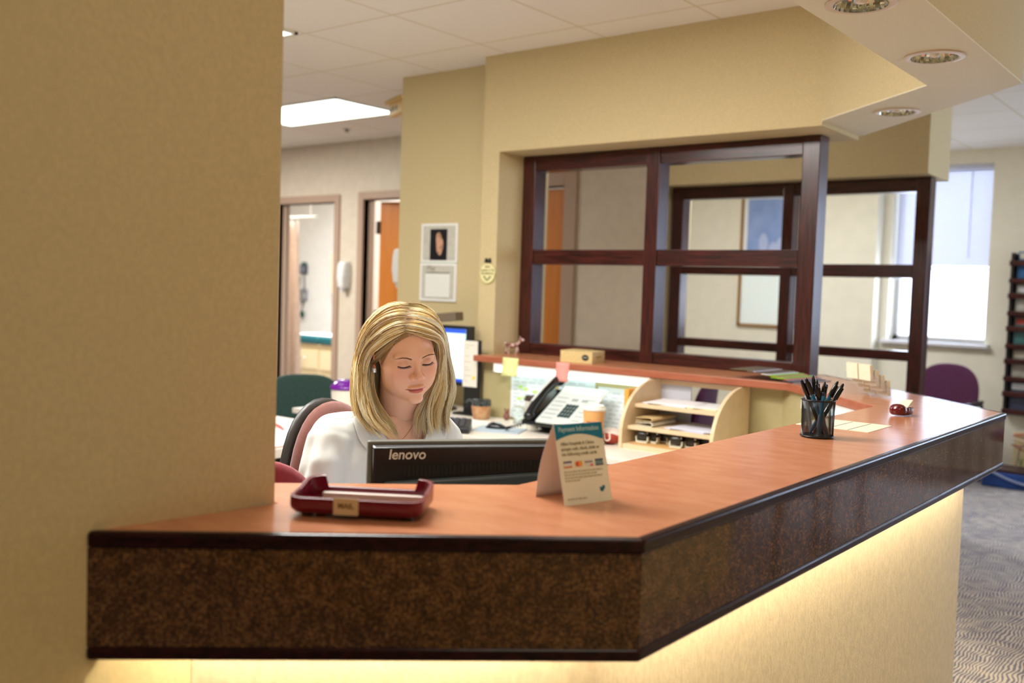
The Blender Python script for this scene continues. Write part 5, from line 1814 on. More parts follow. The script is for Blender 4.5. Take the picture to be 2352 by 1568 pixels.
# --- face and neck surface: rays from the head axis
th = np.concatenate([np.linspace(-80, 80, 165), np.linspace(84, 276, 49)])
th = np.radians(th)
zz = np.concatenate([np.linspace(106.2, 45, 34), np.linspace(43.5, -118, 150), np.linspace(-120, -176, 26)])
AX = 12.0
rs = np.linspace(150, 0, 151)
vs = []
dirs = np.stack([np.sin(th), np.cos(th), np.zeros_like(th)], -1)
for z in zz:
    ax = AX - max(0, (-100 - z)) * 0.42
    P = dirs[:, None, :] * rs[None, :, None] + np.array([0, ax, z])
    d = head_sdf(P)
    i = np.clip(np.argmax(d < 0, axis=1), 1, 150)
    j = np.arange(len(th))
    d1, d0 = d[j, i], d[j, i - 1]
    r = np.where(d1 < 0, rs[i - 1] + (rs[i] - rs[i - 1]) * np.clip(d0 / (d0 - d1 + 1e-9), 0, 1), 0.3)
    vs.append(dirs * r[:, None] + np.array([0, ax, z]))
HL = np.array(vs)                       # rows x cols x 3, head coordinates in mm
NR, NC = HL.shape[:2]
hv = hw(HL.reshape(-1, 3))
hf = [(a * NC + b_, (a + 1) * NC + b_, (a + 1) * NC + (b_ + 1) % NC, a * NC + (b_ + 1) % NC) for a in range(NR - 1) for b_ in range(NC)]
hf.append(tuple(range(NC)))


def sstep(a, b_, x):
    t = np.clip((x - a) / (b_ - a), 0, 1)
    return t * t * (3 - 2 * t)


X, Y, Z = HL[..., 0].ravel(), HL[..., 1].ravel(), HL[..., 2].ravel()
skin = np.array(lin((238, 186, 153)))
col = np.tile(skin, (len(X), 1))


def tint(w, c):
    global col
    col = col * (1 - w[:, None]) + np.array(lin(c)) * w[:, None]


front = sstep(55, 75, Y)
tint(0.42 * np.exp(-(((np.abs(X) - 40) / 20) ** 2 + ((Z + 26) / 18) ** 2)) * sstep(30, 50, Y), (226, 138, 116))
tint(0.28 * np.exp(-((X / 12) ** 2 + ((Z + 31) / 9) ** 2)) * front, (222, 138, 116))
up = -68 + 5.8 * np.clip(1 - (np.abs(X) / 27) ** 1.7, 0, 1) - 1.6 * np.exp(-(X / 3.5) ** 2)
lo = -68 - 9.0 * np.clip(1 - (np.abs(X) / 25.5) ** 2, 0, 1)
lip = sstep(0, 1.4, up - Z) * sstep(0, 1.4, Z - lo) * front * sstep(27, 25, np.abs(X))
tint(0.85 * lip, (198, 96, 92))
tint(0.85 * np.exp(-((Z + 68) / 1.1) ** 2) * sstep(28, 25, np.abs(X)) * front, (120, 48, 48))
lid = np.exp(-(((np.abs(X) - 31) / 15) ** 2 + ((Z - 1) / 8) ** 2)) * front
tint(0.35 * lid, (204, 142, 118))

# --- ears as part of the same mesh
ev, ef = [], []


def add_ear(s):
    n = 22
    base = len(ev)
    R = []
    for k in range(n + 1):
        a = radians(-120 + 300 * k / n)           # from the lobe round the back to the front top
        rz, ry = 27 * (1 if sin(a) > 0 else 1.05), 15.5
        R.append((s * (74.5 + 4 * max(0, -cos(a)) + 1.5), -9 - 0.0 + ry * cos(a + pi) * -1 * -1, -6 + rz * sin(a)))
    ring = [Vector(p) for p in R]
    m = 8
    for k, p in enumerate(ring):
        t = (ring[min(k + 1, n)] - ring[max(k - 1, 0)]).normalized()
        u = Vector((s, 0, 0))
        w = t.cross(u).normalized()
        rad = 3.3 * (0.75 + .35 * sin(pi * k / n))
        for q in range(m):
            a = 2 * pi * q / m
            ev.append(tuple(p + u * cos(a) * rad + w * sin(a) * rad))
    for k in range(n):
        for q in range(m):
            ef.append((base + k * m + q, base + k * m + (q + 1) % m, base + (k + 1) * m + (q + 1) % m, base + (k + 1) * m + q))
    # inner bowl and lobe
    c0 = len(ev)
    for f, dx in ((1.0, 0.0), (0.7, -2.2), (0.35, -4.2), (0.02, -4.8)):
        for k in range(24):
            a = 2 * pi * k / 24
            ev.append((s * (75.5 + dx + 2.5 * (0.5 - 0.5 * cos(a)) * f), -9 + 15 * f * cos(a), -7 + 27 * f * sin(a)))
    for j_ in range(3):
        for k in range(24):
            ef.append((c0 + j_ * 24 + k, c0 + j_ * 24 + (k + 1) % 24, c0 + (j_ + 1) * 24 + (k + 1) % 24, c0 + (j_ + 1) * 24 + k))
    l0 = len(ev)
    for i_ in range(7):
        ph = pi * i_ / 6
        for k in range(12):
            a = 2 * pi * k / 12
            ev.append((s * (76 + 3.6 * sin(ph) * cos(a)), -4 + 8 * sin(ph) * sin(a), -32 - 9 * cos(ph)))
    for i_ in range(6):
        for k in range(12):
            ef.append((l0 + i_ * 12 + k, l0 + i_ * 12 + (k + 1) % 12, l0 + (i_ + 1) * 12 + (k + 1) % 12, l0 + (i_ + 1) * 12 + k))


add_ear(-1)
add_ear(1)
# --- torso, arms, hands, legs: lofts fused by a voxel remesh
FT = Vector((0.92, -0.39, 0)).normalized()          # the way she faces
LT = Vector((0.39, 0.92, 0)).normalized()           # to her left
SR, SL = Vector((-1.962, 1.712, 1.036)), Vector((-1.852, 1.978, 1.032))
NB = Vector((-1.905, 1.868, 1.10))
PEL = Vector((-1.985, 1.895, 0.50))


def ring_at(c, w, d, n=28, sq=2.4, tilt=0.0):
    out = []
    for k in range(n):
        a = 2 * pi * k / n
        x, y = math.copysign(abs(cos(a)) ** (2 / sq), cos(a)) * w, math.copysign(abs(sin(a)) ** (2 / sq), sin(a)) * d
        out.append(tuple(c + LT * x + FT * y + Vector((0, 0, tilt * y))))
    return out


def spine(z):
    f = (z - PEL.z) / (NB.z - PEL.z)
    return PEL.lerp(NB, f) * 1.0 + FT * (-0.02 * sin(pi * f))


def torso(grow, z_lo, z_hi=1.10, bust=0.0):
    rows = [(z_lo, .190, .135), (.56, .188, .130), (.66, .165, .115), (.74, .160, .112), (.84, .172, .124), (.92, .182, .128), (.98, .184, .115), (1.02, .172, .098), (1.05, .150, .083), (1.078, .112, .070), (1.098, .080, .062), (z_hi, .066, .060)]
    R = []
    for z, w, d in rows:
        c = spine(z)
        c.z = z
        c += FT * (0.016 * math.exp(-((z - .9) / .09) ** 2))
        R.append(ring_at(c, w + grow, d + grow))
    return R


ELR, ELL = Vector((-1.935, 1.612, 0.800)), Vector((-1.735, 2.00, 0.800))
WRR, WRL = Vector((-1.700, 1.535, 0.775)), Vector((-1.545, 1.840, 0.770))


def arm_path(S, E, W, r, n=9):
    pts, rad = [], []
    for k in range(n):
        f = k / (n - 1)
        pts.append(S.lerp(E, f))
        rad.append(r[0] + (r[1] - r[0]) * f)
    for k in range(1, n):
        f = k / (n - 1)
        pts.append(E.lerp(W, f))
        rad.append(r[1] + (r[2] - r[1]) * f)
    # round the elbow
    for _ in range(2):
        q = [pts[0]] + [(pts[i - 1] + pts[i] * 2 + pts[i + 1]) / 4 for i in range(1, len(pts) - 1)] + [pts[-1]]
        pts = q
    return pts, rad


bm_ = MB()
bm_.loft(torso(-0.012, 0.47))
for S, E, W in ((SR, ELR, WRR), (SL, ELL, WRL)):
    p, r = arm_path(S, E, W, (.050, .038, .026))
    bm_.tube(p, r, 14)
    bm_.ball(tuple(S), .054, 16, 10)
    fwd = (W - E)
    fwd.z = 0
    fwd.normalize()
    side = Vector((-fwd.y, fwd.x, 0))
    inn_ = side if S is SR else -side              # thumb side points inward
    pal = W + fwd * 0.045 + Vector((0, 0, -0.008))
    bm_.tube([W - fwd * .01, W + fwd * .02, W + fwd * .06, W + fwd * .088 + Vector((0, 0, -.006))], [.026, .033, .040, .036], 12, flat=0.45)
    for k, (o_, L_) in enumerate(((.026, .066), (.009, .075), (-.009, .070), (-.026, .055))):
        b0 = W + fwd * .078 + inn_ * o_ + Vector((0, 0, -.004))
        fd = (fwd + inn_ * o_ * 2.0).normalized()
        bm_.tube([b0, b0 + fd * L_ * .45 + Vector((0, 0, -.002)), b0 + fd * L_ * .78 + Vector((0, 0, -.012)), b0 + fd * L_ * .96 + Vector((0, 0, -.024))], [.0098, .0092, .0086, .0070], 10)
    t0 = W + fwd * .022 + inn_ * .024 + Vector((0, 0, -.006))
    bm_.tube([t0, t0 + (fwd * .5 + inn_ * .8).normalized() * .032, t0 + (fwd * .75 + inn_ * .6).normalized() * .060 + Vector((0, 0, -.006)), t0 + (fwd * .9 + inn_ * .4).normalized() * .078 + Vector((0, 0, -.012))], [.0135, .0115, .0102, .0080], 10)
for s in (-1, 1):
    hip = PEL + LT * .09 * s + Vector((0, 0, .055))
    knee = hip + FT * .40 + LT * .03 * s
    knee.z = .52
    ank = knee + FT * .02
    ank.z = .09
    bm_.tube([hip, hip.lerp(knee, .5), knee], [.092, .080, .060], 14)
    bm_.ball(tuple(knee), .060, 14, 10)
    bm_.tube([knee, knee.lerp(ank, .35), ank], [.056, .056, .036], 14)
    bm_.tube([ank - FT * .05 + Vector((0, 0, -.05)), ank + FT * .04 + Vector((0, 0, -.045)), ank + FT * .16 + Vector((0, 0, -.065))], [.034, .040, .024], 12)


def remeshed(mb, voxel, smooth_it=4, name='tmp'):
    o = mb.build(name, M_PAPER)
    md = o.modifiers.new('r', 'REMESH')
    md.mode = 'VOXEL'
    md.voxel_size = voxel
    if smooth_it:
        sm = o.modifiers.new('s', 'SMOOTH')
        sm.factor = 0.5
        sm.iterations = smooth_it
    bpy.context.view_layer.update()
    dg = bpy.context.evaluated_depsgraph_get()
    me = bpy.data.meshes.new_from_object(o.evaluated_get(dg))
    v = [p.co.copy() for p in me.vertices]
    f = [tuple(p.vertices) for p in me.polygons]
    bpy.data.objects.remove(o)
    return v, f


tv, tf = remeshed(bm_, 0.0065, 3)

M_SKIN = bpy.data.materials.new('skin')
M_SKIN.use_nodes = True
_b = M_SKIN.node_tree.nodes['Principled BSDF']
_a = M_SKIN.node_tree.nodes.new('ShaderNodeAttribute')
_a.attribute_name = 'tone'
M_SKIN.node_tree.links.new(_a.outputs['Color'], _b.inputs['Base Color'])
_b.inputs['Roughness'].default_value = 0.45
_b.inputs['Specular IOR Level'].default_value = 0.35
_b.inputs['Subsurface Weight'].default_value = 0.22
_b.inputs['Subsurface Radius'].default_value = (0.010, 0.004, 0.002)
_b.inputs['Subsurface Scale'].default_value = 1.0


def person_mesh():
    ear = hw(np.array(ev))
    V = [tuple(v) for v in hv] + [tuple(v) for v in ear] + [tuple(v) for v in tv]
    o1, o2 = len(hv), len(hv) + len(ear)
    F = hf + [tuple(i + o1 for i in f) for f in ef] + [tuple(i + o2 for i in f) for f in tf]
    me = bpy.data.meshes.new('person')
    me.from_pydata(V, [], F)
    me.materials.append(M_SKIN)
    at = me.color_attributes.new('tone', 'FLOAT_COLOR', 'POINT')
    C = np.ones((len(V), 4))
    C[:, :3] = skin
    C[:len(col), :3] = col
    C[o1:o2, :3] = lin((222, 150, 122))
    at.data.foreach_set('color', C.ravel())
    me.polygons.foreach_set('use_smooth', [True] * len(me.polygons))
    o = bpy.data.objects.new('person', me)
    COL.objects.link(o)
    return o


woman = tag(person_mesh(), 'blonde woman in a white lab coat sitting behind the counter and looking down', 'person')

# --- eyelashes and eyebrows
M_LASH = mat('dark_lashes', (36, 24, 20), 0.6)
M_BROW = mat('brown_brow', (134, 92, 58), 0.7)
rnd = random.Random(11)
for s in (-1, 1):
    xs = np.linspace(-14.5, 14.5, 30)
    ex = s * 31 + xs
    arc = -5.2 - 3.6 * (1 - (xs / 14.5) ** 2)
    ey = surf_y(ex, arc)
    b = MB()
    pts = hw(np.stack([ex, ey + 0.3, arc], -1))
    b.tube([Vector(p) for p in pts], [0.0005 + 0.0010 * sin(pi * k / 29) for k in range(30)], 6)
    for k in range(30):
        o_ = xs[k] / 14.5
        p = np.array([ex[k], ey[k] + .2, arc[k]])
        l = 4.2 + 1.6 * abs(o_)
        q1 = p + np.array([o_ * 1.6, l * .55, -l * .42])
        q2 = p + np.array([o_ * 3.6, l * 1.0, -l * .50])
        b.tube([Vector(v) for v in hw(np.array([p, q1, q2]))], [.00038, .0003, .00008], 4)
    b.build('eyelashes', M_LASH, woman)
    b = MB()
    for k in range(150):
        f = rnd.random()
        x = 12 + 36 * f
        zc = 10.6 + 7.6 * sin(pi * (0.10 + .62 * f)) - 4.5 * max(0, f - .6) - 3.0 * (1 - f) ** 1.5
        hw_ = (2.3 if f < .5 else 2.3 * (1 - (f - .5) * 1.5)) * .8
        z = zc + rnd.uniform(-1, 1) * hw_
        dx, dz = 4.2, 1.6 - 3.4 * f
        px = np.array([s * x, s * (x + dx * .5), s * (x + dx)])
        pz = np.array([z, z + dz * .5, z + dz * .8])
        py = surf_y(px, pz) + np.array([.1, .5, .2])
        b.tube([Vector(v) for v in hw(np.stack([px, py, pz], -1))], [.00022, .00026, .00008], 4)
    b.build('eyebrow', M_BROW, woman)

# --- earring and necklace
er = Matrix.Translation(HM @ Vector((-78.5, 1, -36)))
b = MB()
b.T = er @ HM.to_3x3().normalized().to_4x4()
b.box(-.0045, .0045, -.006, .006, -.0068, .0068)
b.build('earring', mat('crystal_stud', (232, 232, 226), 0.08, metal=.6), woman, bevel=0.0018, seg=2)

from mathutils.bvhtree import BVHTree
_bv = BVHTree.FromPolygons([Vector(v) for v in hv] + [Vector(v) for v in tv], hf + [tuple(i + len(hv) for i in f) for f in tf])
chain = []
for k in range(41):
    f = k / 40 * 2 - 1
    p = Vector((NB.x, NB.y, 1.112 - 0.075 * (1 - abs(f) ** 1.5))) + LT * (0.062 * f) + FT * 0.35
    h = _bv.ray_cast(p, -FT)
    if h[0]:
        chain.append(h[0] + FT * 0.0015)
MB().tube(chain, 0.0007, 5).build('necklace', mat('gold_chain', (206, 170, 110), 0.3, metal=0.8), woman, smooth=60)

# --- lab coat
cb_ = MB()
cb_.loft(torso(0.014, 0.50, 1.098))
for S, E, W in ((SR, ELR, WRR), (SL, ELL, WRL)):
    inner_ = spine(1.05).lerp(S, .45)
    inner_.z = 1.048
    cb_.tube([inner_, inner_.lerp(S, .6), S + Vector((0, 0, .002))], [.060, .064, .064], 16)
    cb_.ball(tuple(S), .066, 18, 12)
    p, r = arm_path(S, E, W, (.070, .058, .046))
    cb_.tube(p, r, 18)
cv, cf = remeshed(cb_, 0.0065, 5)
cvn = np.array([tuple(v) for v in cv])
# soft folds in the cloth
N_ = np.zeros_like(cvn)
tmpme = bpy.data.meshes.new('t')
tmpme.from_pydata(cv, [], cf)
nn = np.zeros(len(cvn) * 3)
tmpme.vertices.foreach_get('normal', nn)
nn = nn.reshape(-1, 3)
for i, v in enumerate(cv):
    # folds hanging down the sleeve and across the front from the armpit
    a = (v - SR).dot(FT)
    l = (v - SR).dot(LT)
    low = max(0.0, min(1.0, (1.06 - v.z) / 0.07))
    n1 = noise.noise(Vector((l * 16 + v.z * 5, a * 14 - v.z * 4, v.z * 2.4)))
    n2 = noise.noise(Vector((v.x * 34, v.y * 34, v.z * 12)))
    dsp = (0.026 * n1 + 0.008 * n2) * (0.22 + .78 * low)
    # crease between sleeve and body on her right side
    dcr = (l - 0.052 - 0.15 * (1.0 - v.z) * .35)
    if v.z < 1.0 and a > -.05:
        dsp -= 0.012 * math.exp(-(dcr / .012) ** 2) * min(1, (1.0 - v.z) / .05)
    N_[i] = nn[i] * dsp
cvn = cvn + N_
bpy.data.meshes.remove(tmpme)
# open neck: cut the front V
mid = spine(1.05)
ok = []
for f in cf:
    c = cvn[list(f)].mean(axis=0)
    q = Vector(c) - mid
    fr, lt = q.dot(FT), q.dot(LT) - 0.004
    cut = fr > 0.0 and c[2] > 0.93 and abs(lt) < (c[2] - 0.93) * 0.50 and abs(lt) < .075
    cut = cut or (c[2] > 1.085 and (Vector(c) - NB).to_2d().length < .085)
    if not cut:
        ok.append(f)
M_COAT = mat('white_coat_cotton', (220, 224, 221), 0.85, 0.15, sheen=0.15, bump=0.05, bump_scale=900)
me = bpy.data.meshes.new('lab_coat')
me.from_pydata([tuple(v) for v in cvn], [], ok)
me.materials.append(M_COAT)
me.polygons.foreach_set('use_smooth', [True] * len(me.polygons))
coat = bpy.data.objects.new('lab_coat', me)
COL.objects.link(coat)
coat.parent = woman
coat['label'] = 'white cotton lab coat'
md = coat.modifiers.new('solid', 'SOLIDIFY')
md.thickness = 0.003
md.offset = 1
# BVH of the coat to lay collar, seams and buttons on it
from mathutils.bvhtree import BVHTree
BV = BVHTree.FromPolygons([Vector(v) for v in cvn], cf)


def on_coat(lt, z, off):
    """point on the front of the coat at lateral offset lt and height z"""
    o_ = Vector((mid.x, mid.y, z)) + LT * lt + FT * 0.5
    h = BV.ray_cast(o_, -FT)
    if h[0] is None:
        h = BV.find_nearest(o_ - FT * .4)
    return h[0] + h[1] * off


def lapel(s):
    b = MB()
    rows = []
    for k in range(15):
        f = k / 14
        z = 1.098 - 0.168 * f
        inner = 0.004 + s * max(0.004, (z - 0.93) * 0.5 if z > .93 else 0)
        wd = 0.062 * (sin(pi * min(1, .25 + f * .75)) ** .7) + .004
        rows.append([tuple(on_coat(inner - s * .004, z + .004, .010)), tuple(on_coat(inner + s * wd * .5, z, .013)), tuple(on_coat(inner + s * wd, z - .006, .008))])
    b.grid(rows)
    return b.build('collar', M_COAT, coat, smooth=180, solid=0.0035, sub=1)


lapel(-1)
lapel(1)
# collar round the back of the neck
b = MB()
rows = []
for k in range(25):
    a = radians(-35 + 250 * k / 24)
    d_ = LT * cos(a) - FT * sin(a)
    c0 = spine(1.09)
    c0.z = 1.085
    rows.append([tuple(c0 + d_ * .070 + Vector((0, 0, .030))), tuple(c0 + d_ * .078 + Vector((0, 0, .026))), tuple(c0 + d_ * .098 + Vector((0, 0, -.006)))])
b.grid(rows)
b.build('collar', M_COAT, coat, smooth=180, solid=0.003, sub=1)
# stitched seam line from collar to shoulder and the front edge
b = MB()
pts = []
for k in range(20):
    f = k / 19
    o_ = (NB + LT * -.07 + FT * .03).lerp(SR + FT * .03 + LT * -.02, f) + Vector((0, 0, .2))
    h = BV.ray_cast(o_, Vector((0, 0, -1)))
    if h[0]:
        pts.append(h[0] + Vector((0, 0, .0032)))
b.tube(pts, .0009, 5)
b.build('shoulder_seam', mat('seam_grey', (206, 208, 202), 0.8), coat)  # seam tube slightly greyer than the coat cotton
for z in (0.88, 0.78, 0.68):
    p = on_coat(0.012, z, .004)
    b = MB().cyl(p, p + FT * .003, .008, seg=16)
    b.build('button', mat('coat_button', (214, 212, 204), 0.4), coat, smooth=40)
# trousers
lg = MB()
for s in (-1, 1):
    hip = PEL + LT * .09 * s + Vector((0, 0, .055))
    knee = hip + FT * .40 + LT * .03 * s
    knee.z = .52
    ank = knee + FT * .02
    ank.z = .10
    lg.tube([hip - FT * .02, hip.lerp(knee, .5), knee], [.106, .094, .074], 16)
    lg.ball(tuple(knee), .074, 16, 10)
    lg.tube([knee, knee.lerp(ank, .35), ank], [.070, .070, .058], 16)
lg.loft(torso(.004, .46, 1.09)[:3])
lv, lf = remeshed(lg, 0.012, 3)
b = MB()
b.add([tuple(v) for v in lv], lf)
b.build('trousers', mat('dark_trousers', (44, 46, 56), 0.8), woman, smooth=180)

# --- hair
HG = {"L": [[[-22.3, 66.6, 73.7], [-38.4, 64.6, 67.2], [-56.0, 57.6, 56.1], [-70.3, 44.8, 40.6], [-79.9, 27.4, 22.9], [-83.2, -5.4, -0.5], [-91.7, -7.8, -26.6], [-98.7, 4.8, -55.9], [-102.3, 24.0, -83.2], [-103.1, 54.5, -106.6], [-96.5, 88.6, -129.2], [-83.8, 123.8, -146.1], [-70.5, 147.4, -160.6]], [[-16.1, 53.4, 90.2], [-36.3, 50.4, 88.2], [-58.3, 43.2, 77.6], [-78.0, 29.5, 56.9], [-89.5, 10.4, 30.1], [-94.1, -16.5, -6.1], [-104.9, -5.9, -35.7], [-113.0, 13.0, -68.3], [-116.7, 38.9, -98.8], [-115.2, 72.3, -126.7], [-103.3, 107.2, -143.7], [-84.2, 139.6, -159.1]], [[-1.4, 27.3, 106.9], [-27.4, 27.0, 109.5], [-55.6, 20.8, 99.7], [-80.3, 11.2, 77.4], [-94.6, -3.5, 43.3], [-90.5, -53.6, -6.8], [-104.9, -32.7, -38.8], [-116.0, -8.4, -75.3], [-122.1, 18.2, -111.3], [-121.4, 51.2, -139.5], [-112.6, 89.5, -154.9], [-95.6, 125.4, -167.4]], [[25.9, -27.8, 110.6], [-10.2, -9.3, 121.3], [-43.0, -4.0, 114.9], [-73.0, -2.4, 93.9], [-92.5, -12.0, 60.8], [-81.5, -89.9, -1.7], [-98.0, -69.9, -34.3], [-112.5, -42.2, -70.0], [-122.0, -12.1, -104.8], [-125.1, 19.2, -133.6], [-119.6, 51.7, -153.5], [-107.3, 86.5, -169.6]], [[31.5, -27.1, 119.3], [7.5, -40.6, 119.2], [-28.4, -34.2, 116.5], [-66.4, -24.2, 97.2], [-86.9, -38.2, 58.2], [-71.0, -131.8, -9.9], [-87.9, -114.9, -50.1], [-101.5, -86.4, -86.5], [-111.4, -58.1, -116.9], [-118.7, -30.6, -141.4], [-117.8, -0.2, -162.1], [-111.3, 33.2, -183.1]]], "R": [[[-21.4, 67.1, 73.8], [-5.6, 75.6, 71.1], [14.9, 81.0, 63.7], [39.7, 76.5, 51.7], [61.8, 65.5, 40.2], [76.8, 47.4, 19.2], [87.2, 29.4, -8.5], [89.2, 19.9, -41.1], [81.3, 22.3, -74.6], [65.0, 30.4, -105.1], [50.9, 44.6, -133.5], [43.8, 62.2, -161.4], [43.6, 83.3, -188.9], [47.5, 91.4, -205.4]], [[-15.1, 53.8, 90.2], [3.1, 65.0, 88.1], [27.8, 68.8, 79.8], [53.7, 62.2, 63.8], [78.2, 40.7, 39.9], [92.3, 25.2, 10.5], [101.7, 15.5, -26.4], [106.3, 14.4, -62.9], [100.9, 25.2, -100.1], [85.7, 38.8, -128.9], [69.6, 52.0, -157.5], [64.4, 70.6, -185.4], [68.3, 81.7, -210.4]], [[-1.4, 27.3, 106.9], [18.9, 39.7, 106.0], [44.4, 42.1, 95.0], [77.1, 20.2, 69.5], [97.8, 6.1, 40.1], [107.6, 0.9, 7.0], [113.9, 1.7, -32.4], [120.0, 8.4, -72.7], [117.3, 18.6, -104.7], [107.3, 28.2, -130.0], [94.1, 42.9, -158.7], [88.8, 61.5, -186.8], [89.4, 72.2, -215.3]], [[26.8, -27.2, 110.6], [46.4, -14.5, 108.7], [66.1, 0.7, 99.4], [79.9, 16.2, 81.8], [116.8, -38.3, 35.5], [123.9, -33.8, 2.8], [126.3, -24.0, -36.2], [130.4, -9.2, -86.0], [129.3, -0.0, -113.0], [120.9, 8.5, -133.0], [109.9, 17.5, -158.4], [102.6, 35.3, -187.1], [100.7, 52.0, -220.4]], [[32.4, -26.5, 119.4], [53.0, -13.5, 116.2], [72.2, 3.1, 102.9], [81.7, 17.4, 81.9], [125.5, -64.2, 27.0], [129.5, -61.2, -6.1], [130.9, -51.7, -45.6], [133.7, -39.5, -90.6], [131.9, -28.5, -123.3], [124.9, -17.3, -149.0], [115.2, -5.4, -180.0], [106.5, 9.8, -203.7], [101.4, 28.0, -230.2]]], "I": [[[-73.9, -6.8, -34.3], [-79.1, 3.6, -70.5], [-81.4, 28.5, -96.2], [-77.6, 61.4, -119.4], [-71.3, 105.2, -138.3], [-64.3, 140.0, -162.3]], [[-79.2, -14.5, -36.2], [-87.5, 1.2, -76.0], [-88.6, 29.3, -108.7], [-82.8, 69.2, -133.0], [-73.5, 120.1, -151.5], [-70.2, 137.7, -164.5]]], "J": [[[91.3, -7.9, -38.5], [77.6, 5.5, -79.8], [61.2, 13.6, -110.5], [40.8, 22.7, -134.1], [20.9, 36.8, -155.6], [6.4, 58.6, -174.7], [0.6, 76.3, -201.1]], [[98.0, -9.5, -39.9], [88.0, 0.9, -82.8], [69.2, 14.7, -117.2], [50.2, 26.4, -146.1], [31.8, 48.2, -170.9], [22.4, 77.7, -204.2]], [[102.0, -7.4, -39.8], [96.8, 0.4, -84.2], [82.6, 11.7, -120.3], [67.5, 25.4, -149.1], [52.9, 49.2, -173.9], [43.3, 78.7, -207.4]]], "T": [[[-28.7, 65.7, 69.7], [-50.6, 58.3, 54.6], [-67.6, 43.5, 34.3], [-76.5, 24.0, 15.8], [-75.5, -27.7, -14.3]], [[-46.0, 63.7, 51.2], [-63.3, 49.9, 30.1], [-72.5, 31.6, 9.8], [-71.6, -3.0, -13.8], [-78.3, -23.4, -31.1]]], "K": [[[71.8, 36.5, 31.4], [78.6, 29.4, 10.0], [87.5, 12.1, -22.2], [87.0, 2.6, -58.3], [77.6, 8.6, -88.3], [65.5, 17.8, -115.6], [56.7, 27.8, -140.5], [44.3, 52.6, -165.2]], [[74.0, 37.0, 32.4], [86.1, 23.1, 7.1], [95.6, 7.4, -28.3], [95.1, 3.7, -64.9], [86.4, 10.8, -97.1], [74.9, 21.5, -127.6], [64.8, 37.7, -156.1], [55.6, 66.0, -185.7]]]}


def cat_rom(P, n):
    P = np.array(P, float)
    Q = np.vstack([2 * P[0] - P[1], P, 2 * P[-1] - P[-2]])
    out = []
    m = len(P) - 1
    for i in range(n):
        t = i / (n - 1) * m
        k = min(int(t), m - 1)
        u = t - k
        p0, p1, p2, p3 = Q[k:k + 4]
        out.append(.5 * (2 * p1 + (p2 - p0) * u + (2 * p0 - 5 * p1 + 4 * p2 - p3) * u * u + (3 * p1 - p0 - 3 * p2 + p3) * u ** 3))
    return np.array(out)


NS = 26
HV, HF, HC_ = [], [], []
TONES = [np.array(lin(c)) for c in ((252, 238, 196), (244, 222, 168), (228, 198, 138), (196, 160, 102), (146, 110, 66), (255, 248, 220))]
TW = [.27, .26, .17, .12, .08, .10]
rh = np.random.RandomState(5)


def strand(path, r0, tone, seg=4, root_dark=0.0):
    """path in head mm; a tapered lock"""
    n = len(path)
    W = hw(path)
    T = np.gradient(W, axis=0)
    T /= np.linalg.norm(T, axis=1)[:, None] + 1e-12
    c = HMn[:3, 3]
    out = W - c
    B = np.cross(T, out)
    B /= np.linalg.norm(B, axis=1)[:, None] + 1e-12
    Nn = np.cross(B, T)
    f = np.linspace(0, 1, n)
    rad = r0 * np.minimum(1, .35 + f * 4) * np.minimum(1, (1.02 - f) * 3.2) * 1e-3
    base = len(HV)
    for i in range(n):
        for q in range(seg):
            a = 2 * pi * q / seg
            HV.append(W[i] + (B[i] * cos(a) * 1.3 + Nn[i] * sin(a) * .75) * rad[i])
            k = root_dark * max(0, 1 - f[i] / .10)
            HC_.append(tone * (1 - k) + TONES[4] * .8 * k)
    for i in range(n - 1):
        for q in range(seg):
            HF.append((base + i * seg + q, base + i * seg + (q + 1) % seg, base + (i + 1) * seg + (q + 1) % seg, base + (i + 1) * seg + q))


def pick(dark=0.0):
    t = TONES[rh.choice(6, p=TW)]
    return t * (1 - dark) + TONES[4] * dark


